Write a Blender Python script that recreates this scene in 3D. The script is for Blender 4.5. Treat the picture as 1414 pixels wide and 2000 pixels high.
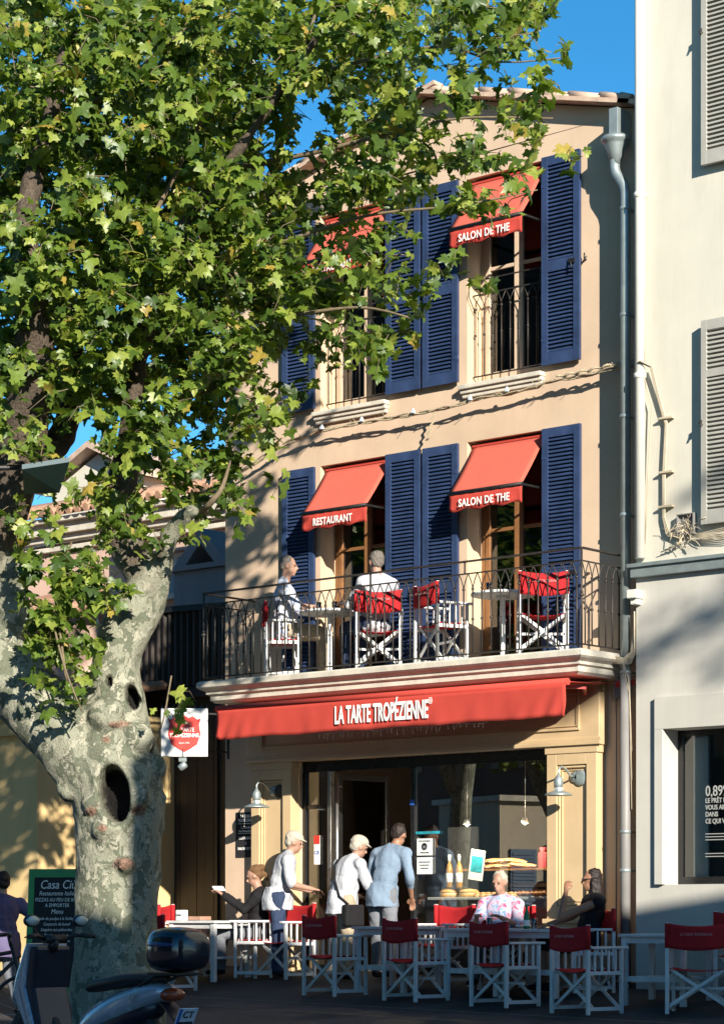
import bpy, math, random
import numpy as np
from mathutils import Vector, Matrix, Euler
random.seed(7); rng = np.random.default_rng(11)
for o in list(bpy.data.objects): bpy.data.objects.remove(o)
SC = bpy.context.scene; COL = SC.collection
R = math.radians; PI = math.pi

# ------------------------------------------------------------- camera
CAM = Vector((19.54, -20.59, .70)); FOC = 4600.0
TH = math.atan(4600/5447)
cd = bpy.data.cameras.new("camera"); cam = bpy.data.objects.new("camera", cd); COL.objects.link(cam)
cam.location = CAM; cam.rotation_euler = (R(90), 0, TH)
cd.sensor_fit = 'HORIZONTAL'; cd.sensor_width = 36; cd.lens = FOC/1414*36
cd.shift_y = 790/1414; cd.clip_start = .1; cd.clip_end = 3000
SC.camera = cam
SC.render.resolution_x = 723; SC.render.resolution_y = 1024

# ------------------------------------------------------------- sky, sun, exposure
SUN = Vector((1.65, -1.0, .72)).normalized()
elev = math.asin(SUN.z); az = math.atan2(SUN.x, SUN.y)
w = bpy.data.worlds.new("World"); SC.world = w; w.use_nodes = True
nt = w.node_tree; nt.nodes.clear()
sky = nt.nodes.new('ShaderNodeTexSky'); sky.sky_type = 'NISHITA'; sky.sun_disc = False
sky.sun_elevation = elev; sky.sun_rotation = az; sky.altitude = 800; sky.air_density = .75; sky.dust_density = .05; sky.ozone_density = 3.2
bg = nt.nodes.new('ShaderNodeBackground'); bg.inputs[1].default_value = .096
wo = nt.nodes.new('ShaderNodeOutputWorld')
hs = nt.nodes.new('ShaderNodeHueSaturation'); hs.inputs['Saturation'].default_value = 1.25; hs.inputs['Hue'].default_value = .487
nt.links.new(sky.outputs[0], hs.inputs['Color']); nt.links.new(hs.outputs[0], bg.inputs[0]); nt.links.new(bg.outputs[0], wo.inputs[0])
sl = bpy.data.lights.new("sun", 'SUN'); sl.energy = 5.0; sl.angle = R(.5); sl.color = (1.0, .93, .81)
so = bpy.data.objects.new("sun", sl); COL.objects.link(so); so.rotation_euler = SUN.to_track_quat('Z', 'Y').to_euler(); so.location = (10, -10, 20)
SC.view_settings.view_transform = 'Standard'; SC.view_settings.look = 'None'
SC.view_settings.exposure = 1.0; SC.view_settings.gamma = 1
SC.render.engine = 'CYCLES'
SC.cycles.max_bounces = 8; SC.cycles.transparent_max_bounces = 16

def wall_pt(px, py, n=0.0):
    """photo measurement -> metres on the plane n metres in front of the facade"""
    a = (px-707)/FOC; s, c = math.sin(TH), math.cos(TH)
    dx = -s+a*c; dy = c+a*s; dz = (1790-py)/FOC
    t = (-n-CAM.y)/dy
    return Vector((CAM.x+t*dx, -n, CAM.z+t*dz))
def depth_pt(px, py, t):
    a = (px-707)/FOC; s, c = math.sin(TH), math.cos(TH)
    return Vector((CAM.x+t*(-s+a*c), CAM.y+t*(c+a*s), CAM.z+t*(1790-py)/FOC))
def gz(x, y):
    n = -y
    return .1-.017*max(-6, min(x, 12))-.15*min(max(n, 0), 1.8)-.05*min(max(n-1.8, 0), 5)

# ------------------------------------------------------------- materials
def new_mat(name):
    m = bpy.data.materials.new(name); m.use_nodes = True
    return m, m.node_tree, m.node_tree.nodes['Principled BSDF']
def N(t, kind, **kw):
    n = t.nodes.new(kind)
    for k, v in kw.items(): setattr(n, k, v)
    return n
def noise(t, scale, detail=4, rough=.55, dist=0, vec=None):
    n = t.nodes.new('ShaderNodeTexNoise'); n.inputs['Scale'].default_value = scale
    n.inputs['Detail'].default_value = detail; n.inputs['Roughness'].default_value = rough; n.inputs['Distortion'].default_value = dist
    if vec is not None: t.links.new(vec, n.inputs['Vector'])
    return n
def coords(t, sx=1, sy=1, sz=1):
    tc = t.nodes.new('ShaderNodeTexCoord'); mp = t.nodes.new('ShaderNodeMapping'); mp.inputs['Scale'].default_value = (sx, sy, sz)
    t.links.new(tc.outputs['Object'], mp.inputs['Vector']); return mp.outputs[0]
def ramp(t, fac, stops):
    r = t.nodes.new('ShaderNodeValToRGB'); e = r.color_ramp.elements
    while len(e) < len(stops): e.new(.5)
    for i, (p, c) in enumerate(stops):
        e[i].position = p; e[i].color = (*c, 1) if len(c) == 3 else c
    t.links.new(fac, r.inputs[0]); return r
def mix(t, a, b, fac, mode='MIX'):
    n = t.nodes.new('ShaderNodeMix'); n.data_type = 'RGBA'; n.blend_type = mode
    for sock, v in ((n.inputs[0], fac), (n.inputs[6], a), (n.inputs[7], b)):
        if hasattr(v, 'is_output'): t.links.new(v, sock)
        elif isinstance(v, (int, float)): sock.default_value = v
        else: sock.default_value = (*v, 1)
    return n.outputs[2]
def bump(t, b, h, strength=.3, dist=.01):
    n = t.nodes.new('ShaderNodeBump'); n.inputs['Strength'].default_value = strength; n.inputs['Distance'].default_value = dist
    t.links.new(h, n.inputs['Height']); t.links.new(n.outputs[0], b.inputs['Normal'])
def M(name, col, rough=.6, metal=0, var=.15, scale=6, bmp=.15, bscale=60, bdist=.004, streak=0, spec=.5, coat=0, chip=None):
    m, t, b = new_mat(name)
    v = coords(t)
    n = noise(t, scale, 6, .6, .3, v)
    d = tuple(max(0, c*(1-var)) for c in col); l = tuple(min(1, c*(1+var*.7)) for c in col)
    r = ramp(t, n.outputs[0], [(.3, d), (.7, l)])
    out = r.outputs[0]
    if streak:
        v2 = coords(t, 3.2, 3.2, .45); n2 = noise(t, 1, 7, .68, .5, v2)
        r2 = ramp(t, n2.outputs[0], [(.45, (1, 1, 1)), (.8, (1-streak,)*3)])
        out = mix(t, out, r2.outputs[0], 1, 'MULTIPLY')
    if chip:
        nc = noise(t, chip[1], 5, .7, .2, coords(t, 1, 1, .6)); rc = ramp(t, nc.outputs[0], [(chip[2], (0, 0, 0)), (chip[2]+.02, (1, 1, 1))]); out = mix(t, out, chip[0], rc.outputs[0])
    t.links.new(out, b.inputs['Base Color'])
    rr = t.nodes.new('ShaderNodeMapRange'); rr.inputs[3].default_value = max(.02, rough-.08); rr.inputs[4].default_value = min(1, rough+.1)
    t.links.new(n.outputs[0], rr.inputs[0]); t.links.new(rr.outputs[0], b.inputs['Roughness'])
    b.inputs['Metallic'].default_value = metal
    b.inputs['Specular IOR Level'].default_value = spec
    b.inputs['Coat Weight'].default_value = coat
    if bmp:
        nb = noise(t, bscale, 4, .6, 0, v); bump(t, b, nb.outputs[0], bmp, bdist)
    return m
def srgb(r, g, b):
    f = lambda c: ((c/255+.055)/1.055)**2.4 if c/255 > .04045 else c/255/12.92
    return (f(r), f(g), f(b))
mt = {}
mt['plaster'] = M('ochre_plaster', (.585, .435, .31), .9, var=.11, scale=1.1, bmp=.35, bscale=90, bdist=.004, streak=.09, spec=.2, chip=((.50, .40, .31), 3.0, .72))
mt['reveal'] = M('pale_reveal_paint', (.60, .45, .30), .85, var=.05, scale=2, spec=.2)
mt['white_plaster'] = M('white_building_plaster', (.57, .54, .455), .9, var=.07, scale=1.1, bmp=.3, bscale=70, bdist=.004, streak=.14, spec=.2)
mt['white_shop'] = M('white_shop_plaster', (.49, .47, .42), .9, var=.06, scale=1.4, bmp=.3, bscale=60, streak=.1, spec=.2)
mt['yellow_plaster'] = M('yellow_plaster', (.70, .50, .24), .9, var=.08, scale=1.2, bmp=.3, bscale=60, streak=.15, spec=.2)
mt['pink_plaster'] = M('pink_plaster', (.55, .38, .30), .9, var=.12, scale=1.2, bmp=.3, bscale=60, streak=.2, spec=.2)
mt['grey_plaster'] = M('grey_mauve_plaster', (.30, .26, .26), .9, var=.12, scale=1.2, bmp=.3, streak=.2, spec=.2)
mt['stone'] = M('pale_stone', (.60, .55, .46), .8, var=.16, scale=5, bmp=.5, bscale=35, bdist=.006, streak=.3, spec=.3)
mt['shop_paint'] = M('ochre_shopfront_paint', (.56, .41, .235), .5, var=.06, scale=3, bmp=.1, streak=.10)
mt['navy'] = M('navy_shutter_paint', (.024, .046, .115), .55, var=.30, scale=5, bmp=.2, bscale=80, streak=.25, chip=((.16, .20, .27), 26, .70))
mt['beige_shutter'] = M('beige_shutter_paint', (.36, .35, .31), .6, var=.1, scale=6, streak=.15)
mt['brown_wood'] = M('brown_window_wood', (.23, .105, .04), .45, var=.2, scale=8, streak=.15)
mt['cream_wood'] = M('cream_window_wood', (.58, .44, .32), .5, var=.08, scale=6)
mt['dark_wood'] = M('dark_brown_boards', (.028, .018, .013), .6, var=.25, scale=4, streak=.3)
mt['black_metal'] = M('black_metal', (.018, .018, .018), .45, .3, var=.3, scale=12)
mt['iron'] = M('wrought_iron', (.055, .048, .042), .5, .5, var=.3, scale=20, bmp=.2)
mt['zinc'] = M('grey_zinc', (.36, .42, .42), .38, .55, var=.18, scale=7, streak=.12)
mt['white_pipe'] = M('cream_pipe_paint', (.66, .65, .58), .45, var=.05, scale=4, streak=.1)
mt['grey_pipe'] = M('grey_pipe_paint', (.22, .21, .20), .5, var=.1, scale=4, streak=.1)
mt['tile'] = M('terracotta_tile', (.42, .24, .15), .85, var=.35, scale=6, bmp=.5, bscale=40, bdist=.006)
mt['tile_pale'] = M('pale_roof_edge', (.50, .36, .27), .85, var=.25, scale=5, bmp=.4, bscale=40)
mt['awning'] = M('red_awning_canvas', (.47, .058, .042), .85, var=.07, scale=3, bmp=.25, bscale=220, bdist=.001, streak=.06, spec=.2)
mt['awning_orange'] = M('coral_red_canvas', (.55, .115, .078), .85, var=.05, scale=3, bmp=.25, bscale=220, bdist=.001, streak=.05, spec=.2)  # lighter coral red for the sloped window awning canvases
mt['canvas'] = M('red_chair_canvas', (.40, .018, .022), .9, var=.12, scale=8, bmp=.3, bscale=200, bdist=.001, spec=.2)
mt['white_wood'] = M('white_chair_paint', (.58, .58, .57), .45, var=.12, scale=9, bmp=.08, streak=.15, chip=((.30, .25, .19), 30, .72))
mt['white'] = M('white_paint', (.80, .80, .78), .5, var=.03)
mt['letter'] = M('white_lettering', (.82, .80, .76), .7, var=.02, bmp=0)
mt['pale_letter'] = M('faded_pink_lettering', (.55, .20, .20), .8, var=.05, bmp=0)
mt['asphalt'] = M('dark_asphalt', (.055, .050, .050), .8, var=.5, scale=1.6, bmp=.6, bscale=140, bdist=.006, spec=.3)
mt['paving'] = M('worn_paving', (.14, .12, .10), .8, var=.25, scale=3, bmp=.4, bscale=80)
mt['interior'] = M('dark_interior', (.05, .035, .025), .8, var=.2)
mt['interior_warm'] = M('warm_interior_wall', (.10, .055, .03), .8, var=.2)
mt['black_panel'] = M('black_gloss_panel', (.012, .012, .013), .25, var=.2)
mt['steel'] = M('brushed_steel', (.45, .45, .44), .3, .9, var=.1)
mt['shelf'] = M('white_display_shelf', (.62, .60, .55), .35, var=.04)
mt['bread'] = M('baked_bread', (.48, .27, .10), .75, var=.4, scale=25, bmp=.4)
mt['bread_dark'] = M('dark_bread_crust', (.28, .12, .04), .7, var=.4, scale=25, bmp=.4)
mt['cream_fill'] = M('pastry_cream', (.75, .62, .38), .6, var=.1)
mt['paper'] = M('paper', (.70, .72, .70), .7, var=.03, bmp=0)
mt['lantern'] = M('dark_teal_lantern_paint', (.03, .065, .075), .5)
mt['window_letter'] = M('faint_window_lettering', (.30, .31, .30), .8, var=.02, bmp=0)
mt['teal_print'] = M('teal_print', (.02, .28, .36), .6, var=.5, scale=12, bmp=0)
mt['red_paper'] = M('dark_red_paper', (.28, .02, .03), .6, var=.25, scale=20)
mt['black_sign'] = M('black_sign', (.012, .012, .014), .8, var=.2)
mt['red_sign'] = M('red_sign_enamel', (.52, .035, .025), .35, var=.05, bmp=0)
mt['green_frame'] = M('green_painted_wood', (.03, .24, .06), .5, var=.15)
mt['green_glass'] = M('green_bottle_glass', (.01, .16, .06), .1, var=.1, bmp=0)
mt['amber_glass'] = M('amber_bottle', (.30, .17, .06), .15, var=.1, bmp=0)
mt['ceramic'] = M('white_ceramic', (.78, .78, .76), .2, var=.02, bmp=0)
mt['rubber'] = M('black_rubber', (.015, .015, .016), .7, var=.2)
mt['scooter_paint'] = M('silver_blue_paint', (.36, .42, .50), .25, .3, var=.05, bmp=0, coat=.6)
mt['scooter_dark'] = M('dark_scooter_plastic', (.012, .016, .028), .3, var=.15, bmp=.05)
mt['box_gloss'] = M('glossy_black_case', (.008, .010, .018), .18, var=.1, bmp=0, coat=.5)
mt['box_blue'] = M('dark_blue_case_panel', (.015, .05, .14), .2, var=.1, bmp=0, coat=.5)
mt['tail'] = M('amber_red_lens', (.25, .05, .02), .25, var=.2, bmp=0)
mt['plate'] = M('plate_white', (.55, .68, .80), .4, var=.03, bmp=0)
mt['plate_blue'] = M('plate_blue', (.03, .12, .45), .4, var=.03, bmp=0)
mt['seat_vinyl'] = M('black_seat_vinyl', (.02, .02, .022), .5, var=.15)
mt['cable'] = M('pale_cable', (.50, .42, .30), .6, var=.2)
mt['rope'] = M('weathered_rope_light', (.40, .33, .22), .7, var=.3, scale=40)
mt['bulb'] = M('clear_bulb', (.55, .62, .66), .15, var=.2)
mt['skin'] = M('skin', (.36, .20, .14), .55, var=.16, bmp=.1)
mt['skin_tan'] = M('tanned_skin', (.27, .135, .08), .5, var=.08, bmp=.1)
mt['eye'] = M('dark_eye', (.02, .015, .01), .3, bmp=0)
mt['hair_white'] = M('white_hair', (.40, .36, .30), .85, var=.25, scale=60, bmp=.8, bscale=160)
mt['hair_grey'] = M('grey_hair', (.15, .13, .11), .85, var=.35, scale=60, bmp=.8, bscale=160)
mt['hair_blond'] = M('dark_blond_hair', (.13, .065, .025), .8, var=.35, scale=60, bmp=.8, bscale=160)
mt['hair_brown'] = M('dark_brown_hair', (.014, .006, .004), .6, var=.4, scale=60, bmp=.8, bscale=160)
mt['cloth_white'] = M('white_shirt_cloth', (.42, .43, .46), .9, var=.06, scale=9, bmp=.6, bscale=18, bdist=.02, spec=.2)
mt['cloth_blue'] = M('light_blue_cloth', (.17, .23, .31), .9, var=.1, scale=9, bmp=.6, bscale=18, bdist=.02, spec=.2)
mt['cloth_grey'] = M('grey_cloth', (.16, .17, .19), .9, var=.15, scale=9, bmp=.6, bscale=18, bdist=.02, spec=.2)
mt['cloth_beige'] = M('beige_cloth', (.38, .31, .22), .9, var=.12, scale=9, bmp=.6, bscale=18, bdist=.02, spec=.2)
mt['cloth_black'] = M('black_cloth', (.014, .013, .015), .9, var=.2, scale=9, bmp=.6, bscale=18, bdist=.02, spec=.2)
mt['cloth_navy'] = M('navy_cloth', (.03, .045, .09), .9, var=.2, scale=9, bmp=.6, bscale=18, bdist=.02, spec=.2)
mt['cloth_purple'] = M('dusty_purple_cloth', (.12, .10, .19), .9, var=.2, scale=9, bmp=.6, bscale=18, bdist=.02, spec=.2)
mt['hat'] = M('cream_hat_cloth', (.42, .38, .31), .9, var=.08)
mt['far_house'] = M('far_house_plaster', (.33, .27, .20), .9, var=.2, scale=1)
mt['far_dark'] = M('dark_facade_paint', (.07, .055, .045), .8, var=.3, scale=1)
mt['kiosk'] = M('kiosk_beige_paint', (.55, .46, .33), .8, var=.08)
mt['carpaint'] = M('black_car_paint', (.012, .012, .014), .15, var=.1, bmp=0, coat=1)
# striped shirt
def striped():
    m, t, b = new_mat('blue_striped_white_cloth'); v = coords(t)
    wv = N(t, 'ShaderNodeTexWave'); wv.inputs['Scale'].default_value = 9; wv.inputs['Distortion'].default_value = .6; t.links.new(v, wv.inputs['Vector'])
    r = ramp(t, wv.outputs['Fac'], [(.35, (.34, .40, .55)), (.55, (.72, .72, .74))]); t.links.new(r.outputs[0], b.inputs['Base Color']); b.inputs['Roughness'].default_value = .9
    n = noise(t, 18, 3, .5, 0, v); bump(t, b, n.outputs[0], .5, .02); return m
mt['cloth_striped'] = striped()
def floral():
    m, t, b = new_mat('pink_blue_floral_cloth'); v = coords(t)
    n = noise(t, 14, 5, .6, 1.2, v)
    r = ramp(t, n.outputs[0], [(.34, (.50, .05, .13)), (.45, (.55, .30, .38)), (.52, (.42, .50, .64)), (.62, (.16, .24, .44))]); t.links.new(r.outputs[0], b.inputs['Base Color']); b.inputs['Roughness'].default_value = .9
    n2 = noise(t, 18, 3, .5, 0, v); bump(t, b, n2.outputs[0], .5, .02); return m
mt['cloth_floral'] = floral()
def glass(name, tint, refl=1.0, see=.75):
    m, t, b = new_mat(name); t.nodes.remove(b)
    out = t.nodes['Material Output']
    tr = N(t, 'ShaderNodeBsdfTransparent'); tr.inputs[0].default_value = (*[c*see for c in tint], 1)
    gl = N(t, 'ShaderNodeBsdfGlossy'); gl.inputs['Roughness'].default_value = .0; gl.inputs[0].default_value = (refl, refl, refl, 1)
    fr = N(t, 'ShaderNodeFresnel'); fr.inputs['IOR'].default_value = 1.5
    ma = N(t, 'ShaderNodeMath', operation='MULTIPLY_ADD'); ma.inputs[1].default_value = 1.3; ma.inputs[2].default_value = .05
    ma.use_clamp = True
    mx = N(t, 'ShaderNodeMixShader')
    t.links.new(fr.outputs[0], ma.inputs[0]); t.links.new(ma.outputs[0], mx.inputs[0])
    t.links.new(tr.outputs[0], mx.inputs[1]); t.links.new(gl.outputs[0], mx.inputs[2]); t.links.new(mx.outputs[0], out.inputs[0])
    return m
mt['glass'] = glass('shop_window_glass', (.9, .95, .93))
mt['glass_dark'] = glass('dim_window_glass', (.7, .7, .68), see=.6)
mt['tumbler'] = glass('drinking_glass', (.95, .97, 1), see=.9)
# plane-tree bark
def bark():
    m, t, b = new_mat('plane_tree_bark'); v = coords(t, 1, 1, .75)
    nd = noise(t, 5, 4, .6, 0, v)
    vm = N(t, 'ShaderNodeVectorMath', operation='MULTIPLY_ADD'); vm.inputs[1].default_value = (.22, .22, .22)
    t.links.new(nd.outputs['Color'], vm.inputs[0]); t.links.new(v, vm.inputs[2])
    n1 = noise(t, 7.5, 3, .55, .6, vm.outputs[0]); r1 = ramp(t, n1.outputs[0], [(.50, (0, 0, 0)), (.515, (1, 1, 1))])
    n2 = noise(t, 11, 4, .6, .8, vm.outputs[0]); r2 = ramp(t, n2.outputs[0], [(.56, (0, 0, 0)), (.575, (1, 1, 1))])
    n3 = noise(t, 19, 4, .6, .4, v); r3 = ramp(t, n3.outputs[0], [(.66, (0, 0, 0)), (.68, (1, 1, 1))])
    c = mix(t, (.27, .27, .20), (.135, .145, .10), r1.outputs[0])
    c = mix(t, c, (.37, .355, .27), r2.outputs[0])
    c = mix(t, c, (.13, .10, .075), r3.outputs[0])
    nf = noise(t, 60, 5, .6, 0, v); rf = ramp(t, nf.outputs[0], [(.3, (.75, .75, .75)), (.7, (1.05, 1.05, 1.05))])
    c = mix(t, c, rf.outputs[0], 1, 'MULTIPLY')
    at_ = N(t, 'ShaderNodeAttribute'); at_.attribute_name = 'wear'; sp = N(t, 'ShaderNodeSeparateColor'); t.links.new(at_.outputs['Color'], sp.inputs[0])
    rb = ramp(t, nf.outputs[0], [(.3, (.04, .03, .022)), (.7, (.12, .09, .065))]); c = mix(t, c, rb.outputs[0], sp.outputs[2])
    rk = ramp(t, nf.outputs[0], [(.35, (.10, .05, .035)), (.65, (.36, .20, .14))]); c = mix(t, c, rk.outputs[0], sp.outputs[1])
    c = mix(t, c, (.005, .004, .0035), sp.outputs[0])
    t.links.new(c, b.inputs['Base Color']); b.inputs['Roughness'].default_value = .8; b.inputs['Specular IOR Level'].default_value = .25
    ad = N(t, 'ShaderNodeMath', operation='ADD'); t.links.new(r2.outputs[0], ad.inputs[0]); t.links.new(nf.outputs[0], ad.inputs[1])
    bump(t, b, ad.outputs[0], .8, .018); return m
mt['bark'] = bark()
mt['bark_dark'] = M('brown_limb_bark', (.13, .095, .065), .85, var=.45, scale=8, bmp=.6, bscale=30, bdist=.02)
mt['hollow'] = M('dark_rotten_wood', (.006, .005, .004), .95, var=.4, scale=12)
mt['knot'] = M('pink_brown_scar', (.30, .17, .12), .85, var=.45, scale=30, bmp=.8, bscale=40, bdist=.01)
mt['twig'] = M('twig_bark', (.16, .12, .07), .8, var=.3, scale=20)
def leafmat():
    m, t, b = new_mat('plane_leaf'); t.nodes.remove(b); out = t.nodes['Material Output']
    g = N(t, 'ShaderNodeNewGeometry')
    r = ramp(t, g.outputs['Random Per Island'], [(0, (.035, .068, .012)), (.35, (.080, .135, .018)), (.72, (.155, .215, .030)), (.96, (.28, .32, .06)), (1, (.36, .25, .05))])
    v = coords(t); n = noise(t, 25, 3, .5, 0, v); rn = ramp(t, n.outputs[0], [(.3, (.8, .8, .8)), (.7, (1.15, 1.15, 1.1))])
    c = mix(t, r.outputs[0], rn.outputs[0], 1, 'MULTIPLY')
    pb = N(t, 'ShaderNodeBsdfPrincipled'); pb.inputs['Roughness'].default_value = .42; pb.inputs['Specular IOR Level'].default_value = .45
    t.links.new(c, pb.inputs['Base Color'])
    tr = N(t, 'ShaderNodeBsdfTranslucent'); c2 = mix(t, c, (1.5, 1.7, .6), 1, 'MULTIPLY'); t.links.new(c2, tr.inputs[0])
    mx = N(t, 'ShaderNodeMixShader'); mx.inputs[0].default_value = .32
    t.links.new(pb.outputs[0], mx.inputs[1]); t.links.new(tr.outputs[0], mx.inputs[2]); t.links.new(mx.outputs[0], out.inputs[0])
    return m
mt['leaf'] = leafmat()

# ------------------------------------------------------------- mesh toolkit
class MB:
    def __init__(s): s.v = []; s.f = []; s.mi = []; s.cur = 0; s.sm = []
    def add(s, vs, fs, smooth=False):
        b = len(s.v); s.v += [tuple(p) for p in vs]
        for f in fs: s.f.append([b+i for i in f]); s.mi.append(s.cur); s.sm.append(smooth)
    def box(s, x0, x1, y0, y1, z0, z1, mat=None):
        vs = [Vector(p) for p in ((x0,y0,z0),(x1,y0,z0),(x1,y1,z0),(x0,y1,z0),(x0,y0,z1),(x1,y0,z1),(x1,y1,z1),(x0,y1,z1))]
        if mat: vs = [mat @ p for p in vs]
        s.add(vs, [(0,3,2,1),(4,5,6,7),(0,1,5,4),(1,2,6,5),(2,3,7,6),(3,0,4,7)])
        return s
    def bar(s, a, b, w, h=None, up=(0,0,1)):
        """rectangular bar from a to b"""
        h = h or w; a = Vector(a); b = Vector(b); d = (b-a).normalized(); up = Vector(up)
        if abs(d.dot(up)) > .97: up = Vector((0, 1, 0))
        x = d.cross(up).normalized(); y = x.cross(d).normalized()
        vs = [p+x*sx*w/2+y*sy*h/2 for p in (a, b) for sx, sy in ((-1,-1),(1,-1),(1,1),(-1,1))]
        s.add(vs, [(3,2,1,0),(4,5,6,7),(0,1,5,4),(1,2,6,5),(2,3,7,6),(3,0,4,7)])
        return s
    def tube(s, pts, r, seg=8, cap=True, ry=None):
        pts = [Vector(p) for p in pts]; n = len(pts)
        rs = r if isinstance(r, (list, tuple)) else [r]*n
        prev = None; vs = []
        for i, p in enumerate(pts):
            d = (pts[min(i+1, n-1)]-pts[max(i-1, 0)]).normalized()
            if prev is None:
                a = Vector((0,0,1)) if abs(d.z) < .9 else Vector((1,0,0)); x = d.cross(a).normalized()
            else: x = (prev-d*prev.dot(d)).normalized()
            prev = x; y = d.cross(x)
            for k in range(seg):
                t = 2*PI*k/seg; vs.append(p+x*math.cos(t)*rs[i]+y*math.sin(t)*rs[i])
        fs = [(i*seg+k, i*seg+(k+1)%seg, (i+1)*seg+(k+1)%seg, (i+1)*seg+k) for i in range(n-1) for k in range(seg)]
        s.add(vs, fs, True)
        if cap:
            b = len(s.v)-len(vs)
            s.f.append([b+k for k in range(seg)][::-1]); s.mi.append(s.cur); s.sm.append(False)
            s.f.append([b+(n-1)*seg+k for k in range(seg)]); s.mi.append(s.cur); s.sm.append(False)
        return s
    def lathe(s, prof, c=(0,0,0), seg=16, mat=None):
        c = Vector(c); vs = []
        for r, z in prof:
            for k in range(seg):
                t = 2*PI*k/seg; p = Vector((r*math.cos(t), r*math.sin(t), z))
                if mat: p = mat @ p
                vs.append(p+c)
        n = len(prof)
        fs = [(i*seg+k, i*seg+(k+1)%seg, (i+1)*seg+(k+1)%seg, (i+1)*seg+k) for i in range(n-1) for k in range(seg)]
        fs.append(tuple(range(seg))[::-1]); fs.append(tuple((n-1)*seg+k for k in range(seg)))
        s.add(vs, fs, True); return s
    def ell(s, c, r, seg=12, rings=8, rot=None):
        c = Vector(c); vs = []; r = (r, r, r) if isinstance(r, (int, float)) else r
        for i in range(rings+1):
            ph = PI*i/rings-PI/2
            for k in range(seg):
                t = 2*PI*k/seg; q = max(math.cos(ph), .02)
                p = Vector((r[0]*q*math.cos(t), r[1]*q*math.sin(t), r[2]*math.sin(ph)))
                if rot: p = rot @ p
                vs.append(c+p)
        fs = [(i*seg+k, i*seg+(k+1)%seg, (i+1)*seg+(k+1)%seg, (i+1)*seg+k) for i in range(rings) for k in range(seg)]
        fs.append(tuple(range(seg))[::-1]); fs.append(tuple(rings*seg+k for k in range(seg)))
        s.add(vs, fs, True); return s
    def prism(s, poly, d0, d1, axis='y'):
        """poly: 2-D points (a,b) extruded along the axis from d0 to d1"""
        def P(a, b, d): return {'y': (a, d, b), 'x': (d, a, b), 'z': (a, b, d)}[axis]
        n = len(poly); vs = [P(a, b, d0) for a, b in poly]+[P(a, b, d1) for a, b in poly]
        s.add(vs, [tuple(range(n)), tuple(range(2*n-1, n-1, -1))]+[(i, n+i, n+(i+1)%n, (i+1)%n) for i in range(n)]); return s
    def sheet(s, grid, smooth=True, thick=0):
        """grid of points [rows][cols]"""
        r, c = len(grid), len(grid[0]); vs = [Vector(p) for row in grid for p in row]
        s.add(vs, [(i*c+j, i*c+j+1, (i+1)*c+j+1, (i+1)*c+j) for i in range(r-1) for j in range(c-1)], smooth); return s
    def mesh(s, name, mats):
        me = bpy.data.meshes.new(name); me.from_pydata(s.v, [], s.f)
        for m in (mats if isinstance(mats, (list, tuple)) else [mats]): me.materials.append(m)
        if len(me.polygons) == len(s.mi):
            me.polygons.foreach_set('material_index', s.mi); me.polygons.foreach_set('use_smooth', s.sm)
        me.update(); return me
    def build(s, name, mats, parent=None, bevel=0, solid=0, fix=True):
        me = s.mesh(name, mats)
        if fix:
            import bmesh
            b = bmesh.new(); b.from_mesh(me); bmesh.ops.recalc_face_normals(b, faces=b.faces[:]); b.to_mesh(me); b.free()
        o = bpy.data.objects.new(name, me); COL.objects.link(o)
        if parent: o.parent = parent
        if solid:
            md = o.modifiers.new('solid', 'SOLIDIFY'); md.thickness = solid; md.offset = 0
        if bevel:
            md = o.modifiers.new('bevel', 'BEVEL'); md.width = bevel; md.segments = 2; md.limit_method = 'ANGLE'; md.angle_limit = R(40)
        return o
def tag(o, label=None, cat=None, group=None, kind=None):
    if label: o['label'] = label
    if cat: o['category'] = cat
    if group: o['group'] = group
    if kind: o['kind'] = kind
    return o
def thing(name, label, cat, loc=(0,0,0), rz=0, group=None):
    o = bpy.data.objects.new(name, None); COL.objects.link(o); o.location = loc; o.rotation_euler = (0, 0, rz)
    o.empty_display_size = .1
    return tag(o, label, cat, group)
def copy_tree(o, parent=None):
    c = o.copy(); COL.objects.link(c)
    if parent: c.parent = parent
    for ch in [k for k in o.children]: copy_tree(ch, c)
    return c
def place(o, loc, rz, label=None):
    o.location = loc; o.rotation_euler = (0, 0, rz)
    if label: o['label'] = label
    return o
def text(s, size, mat, parent, loc, rot=(PI/2, 0, 0), sx=1.0, align='CENTER', ext=.0015, bold=0.0, name='lettering', shear=0, space=1.0, line=1.0):
    c = bpy.data.curves.new(name, 'FONT'); c.body = s; c.size = size; c.align_x = align; c.extrude = ext; c.offset = bold; c.shear = shear
    c.space_character = space; c.space_line = line; c.resolution_u = 4
    t = bpy.data.objects.new(name, c); COL.objects.link(t)
    bpy.context.view_layer.update()
    me = bpy.data.meshes.new_from_object(t.evaluated_get(bpy.context.evaluated_depsgraph_get()))
    bpy.data.objects.remove(t)
    me.materials.clear(); me.materials.append(mat)
    o = bpy.data.objects.new(name, me); COL.objects.link(o); o.parent = parent; o.location = loc; o.rotation_euler = rot; o.scale = (sx, 1, 1)
    return o
def crumple(o, amp, fr, seed=0.0, fine=0.0):
    me = o.data; n = len(me.vertices); co = np.empty(n*3); me.vertices.foreach_get('co', co); co = co.reshape(-1, 3); nr = np.empty(n*3); me.vertices.foreach_get('normal', nr); nr = nr.reshape(-1, 3)
    x, y, z = co.T; d = np.sin(x*fr+z*fr*.7+seed+1.3*np.sin(y*fr*.6+seed))*np.sin(y*fr*.8-z*fr*.5+seed*2+np.sin(x*fr*.9))
    d = np.sign(d)*np.abs(d)**.7*amp
    if fine: d = d+fine*np.sin(x*fr*5+seed+2*np.sin(z*fr*2))*np.sin(z*fr*1.3+y*fr*4)
    co += nr*d[:, None]; me.vertices.foreach_set('co', co.ravel()); me.update()
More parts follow.
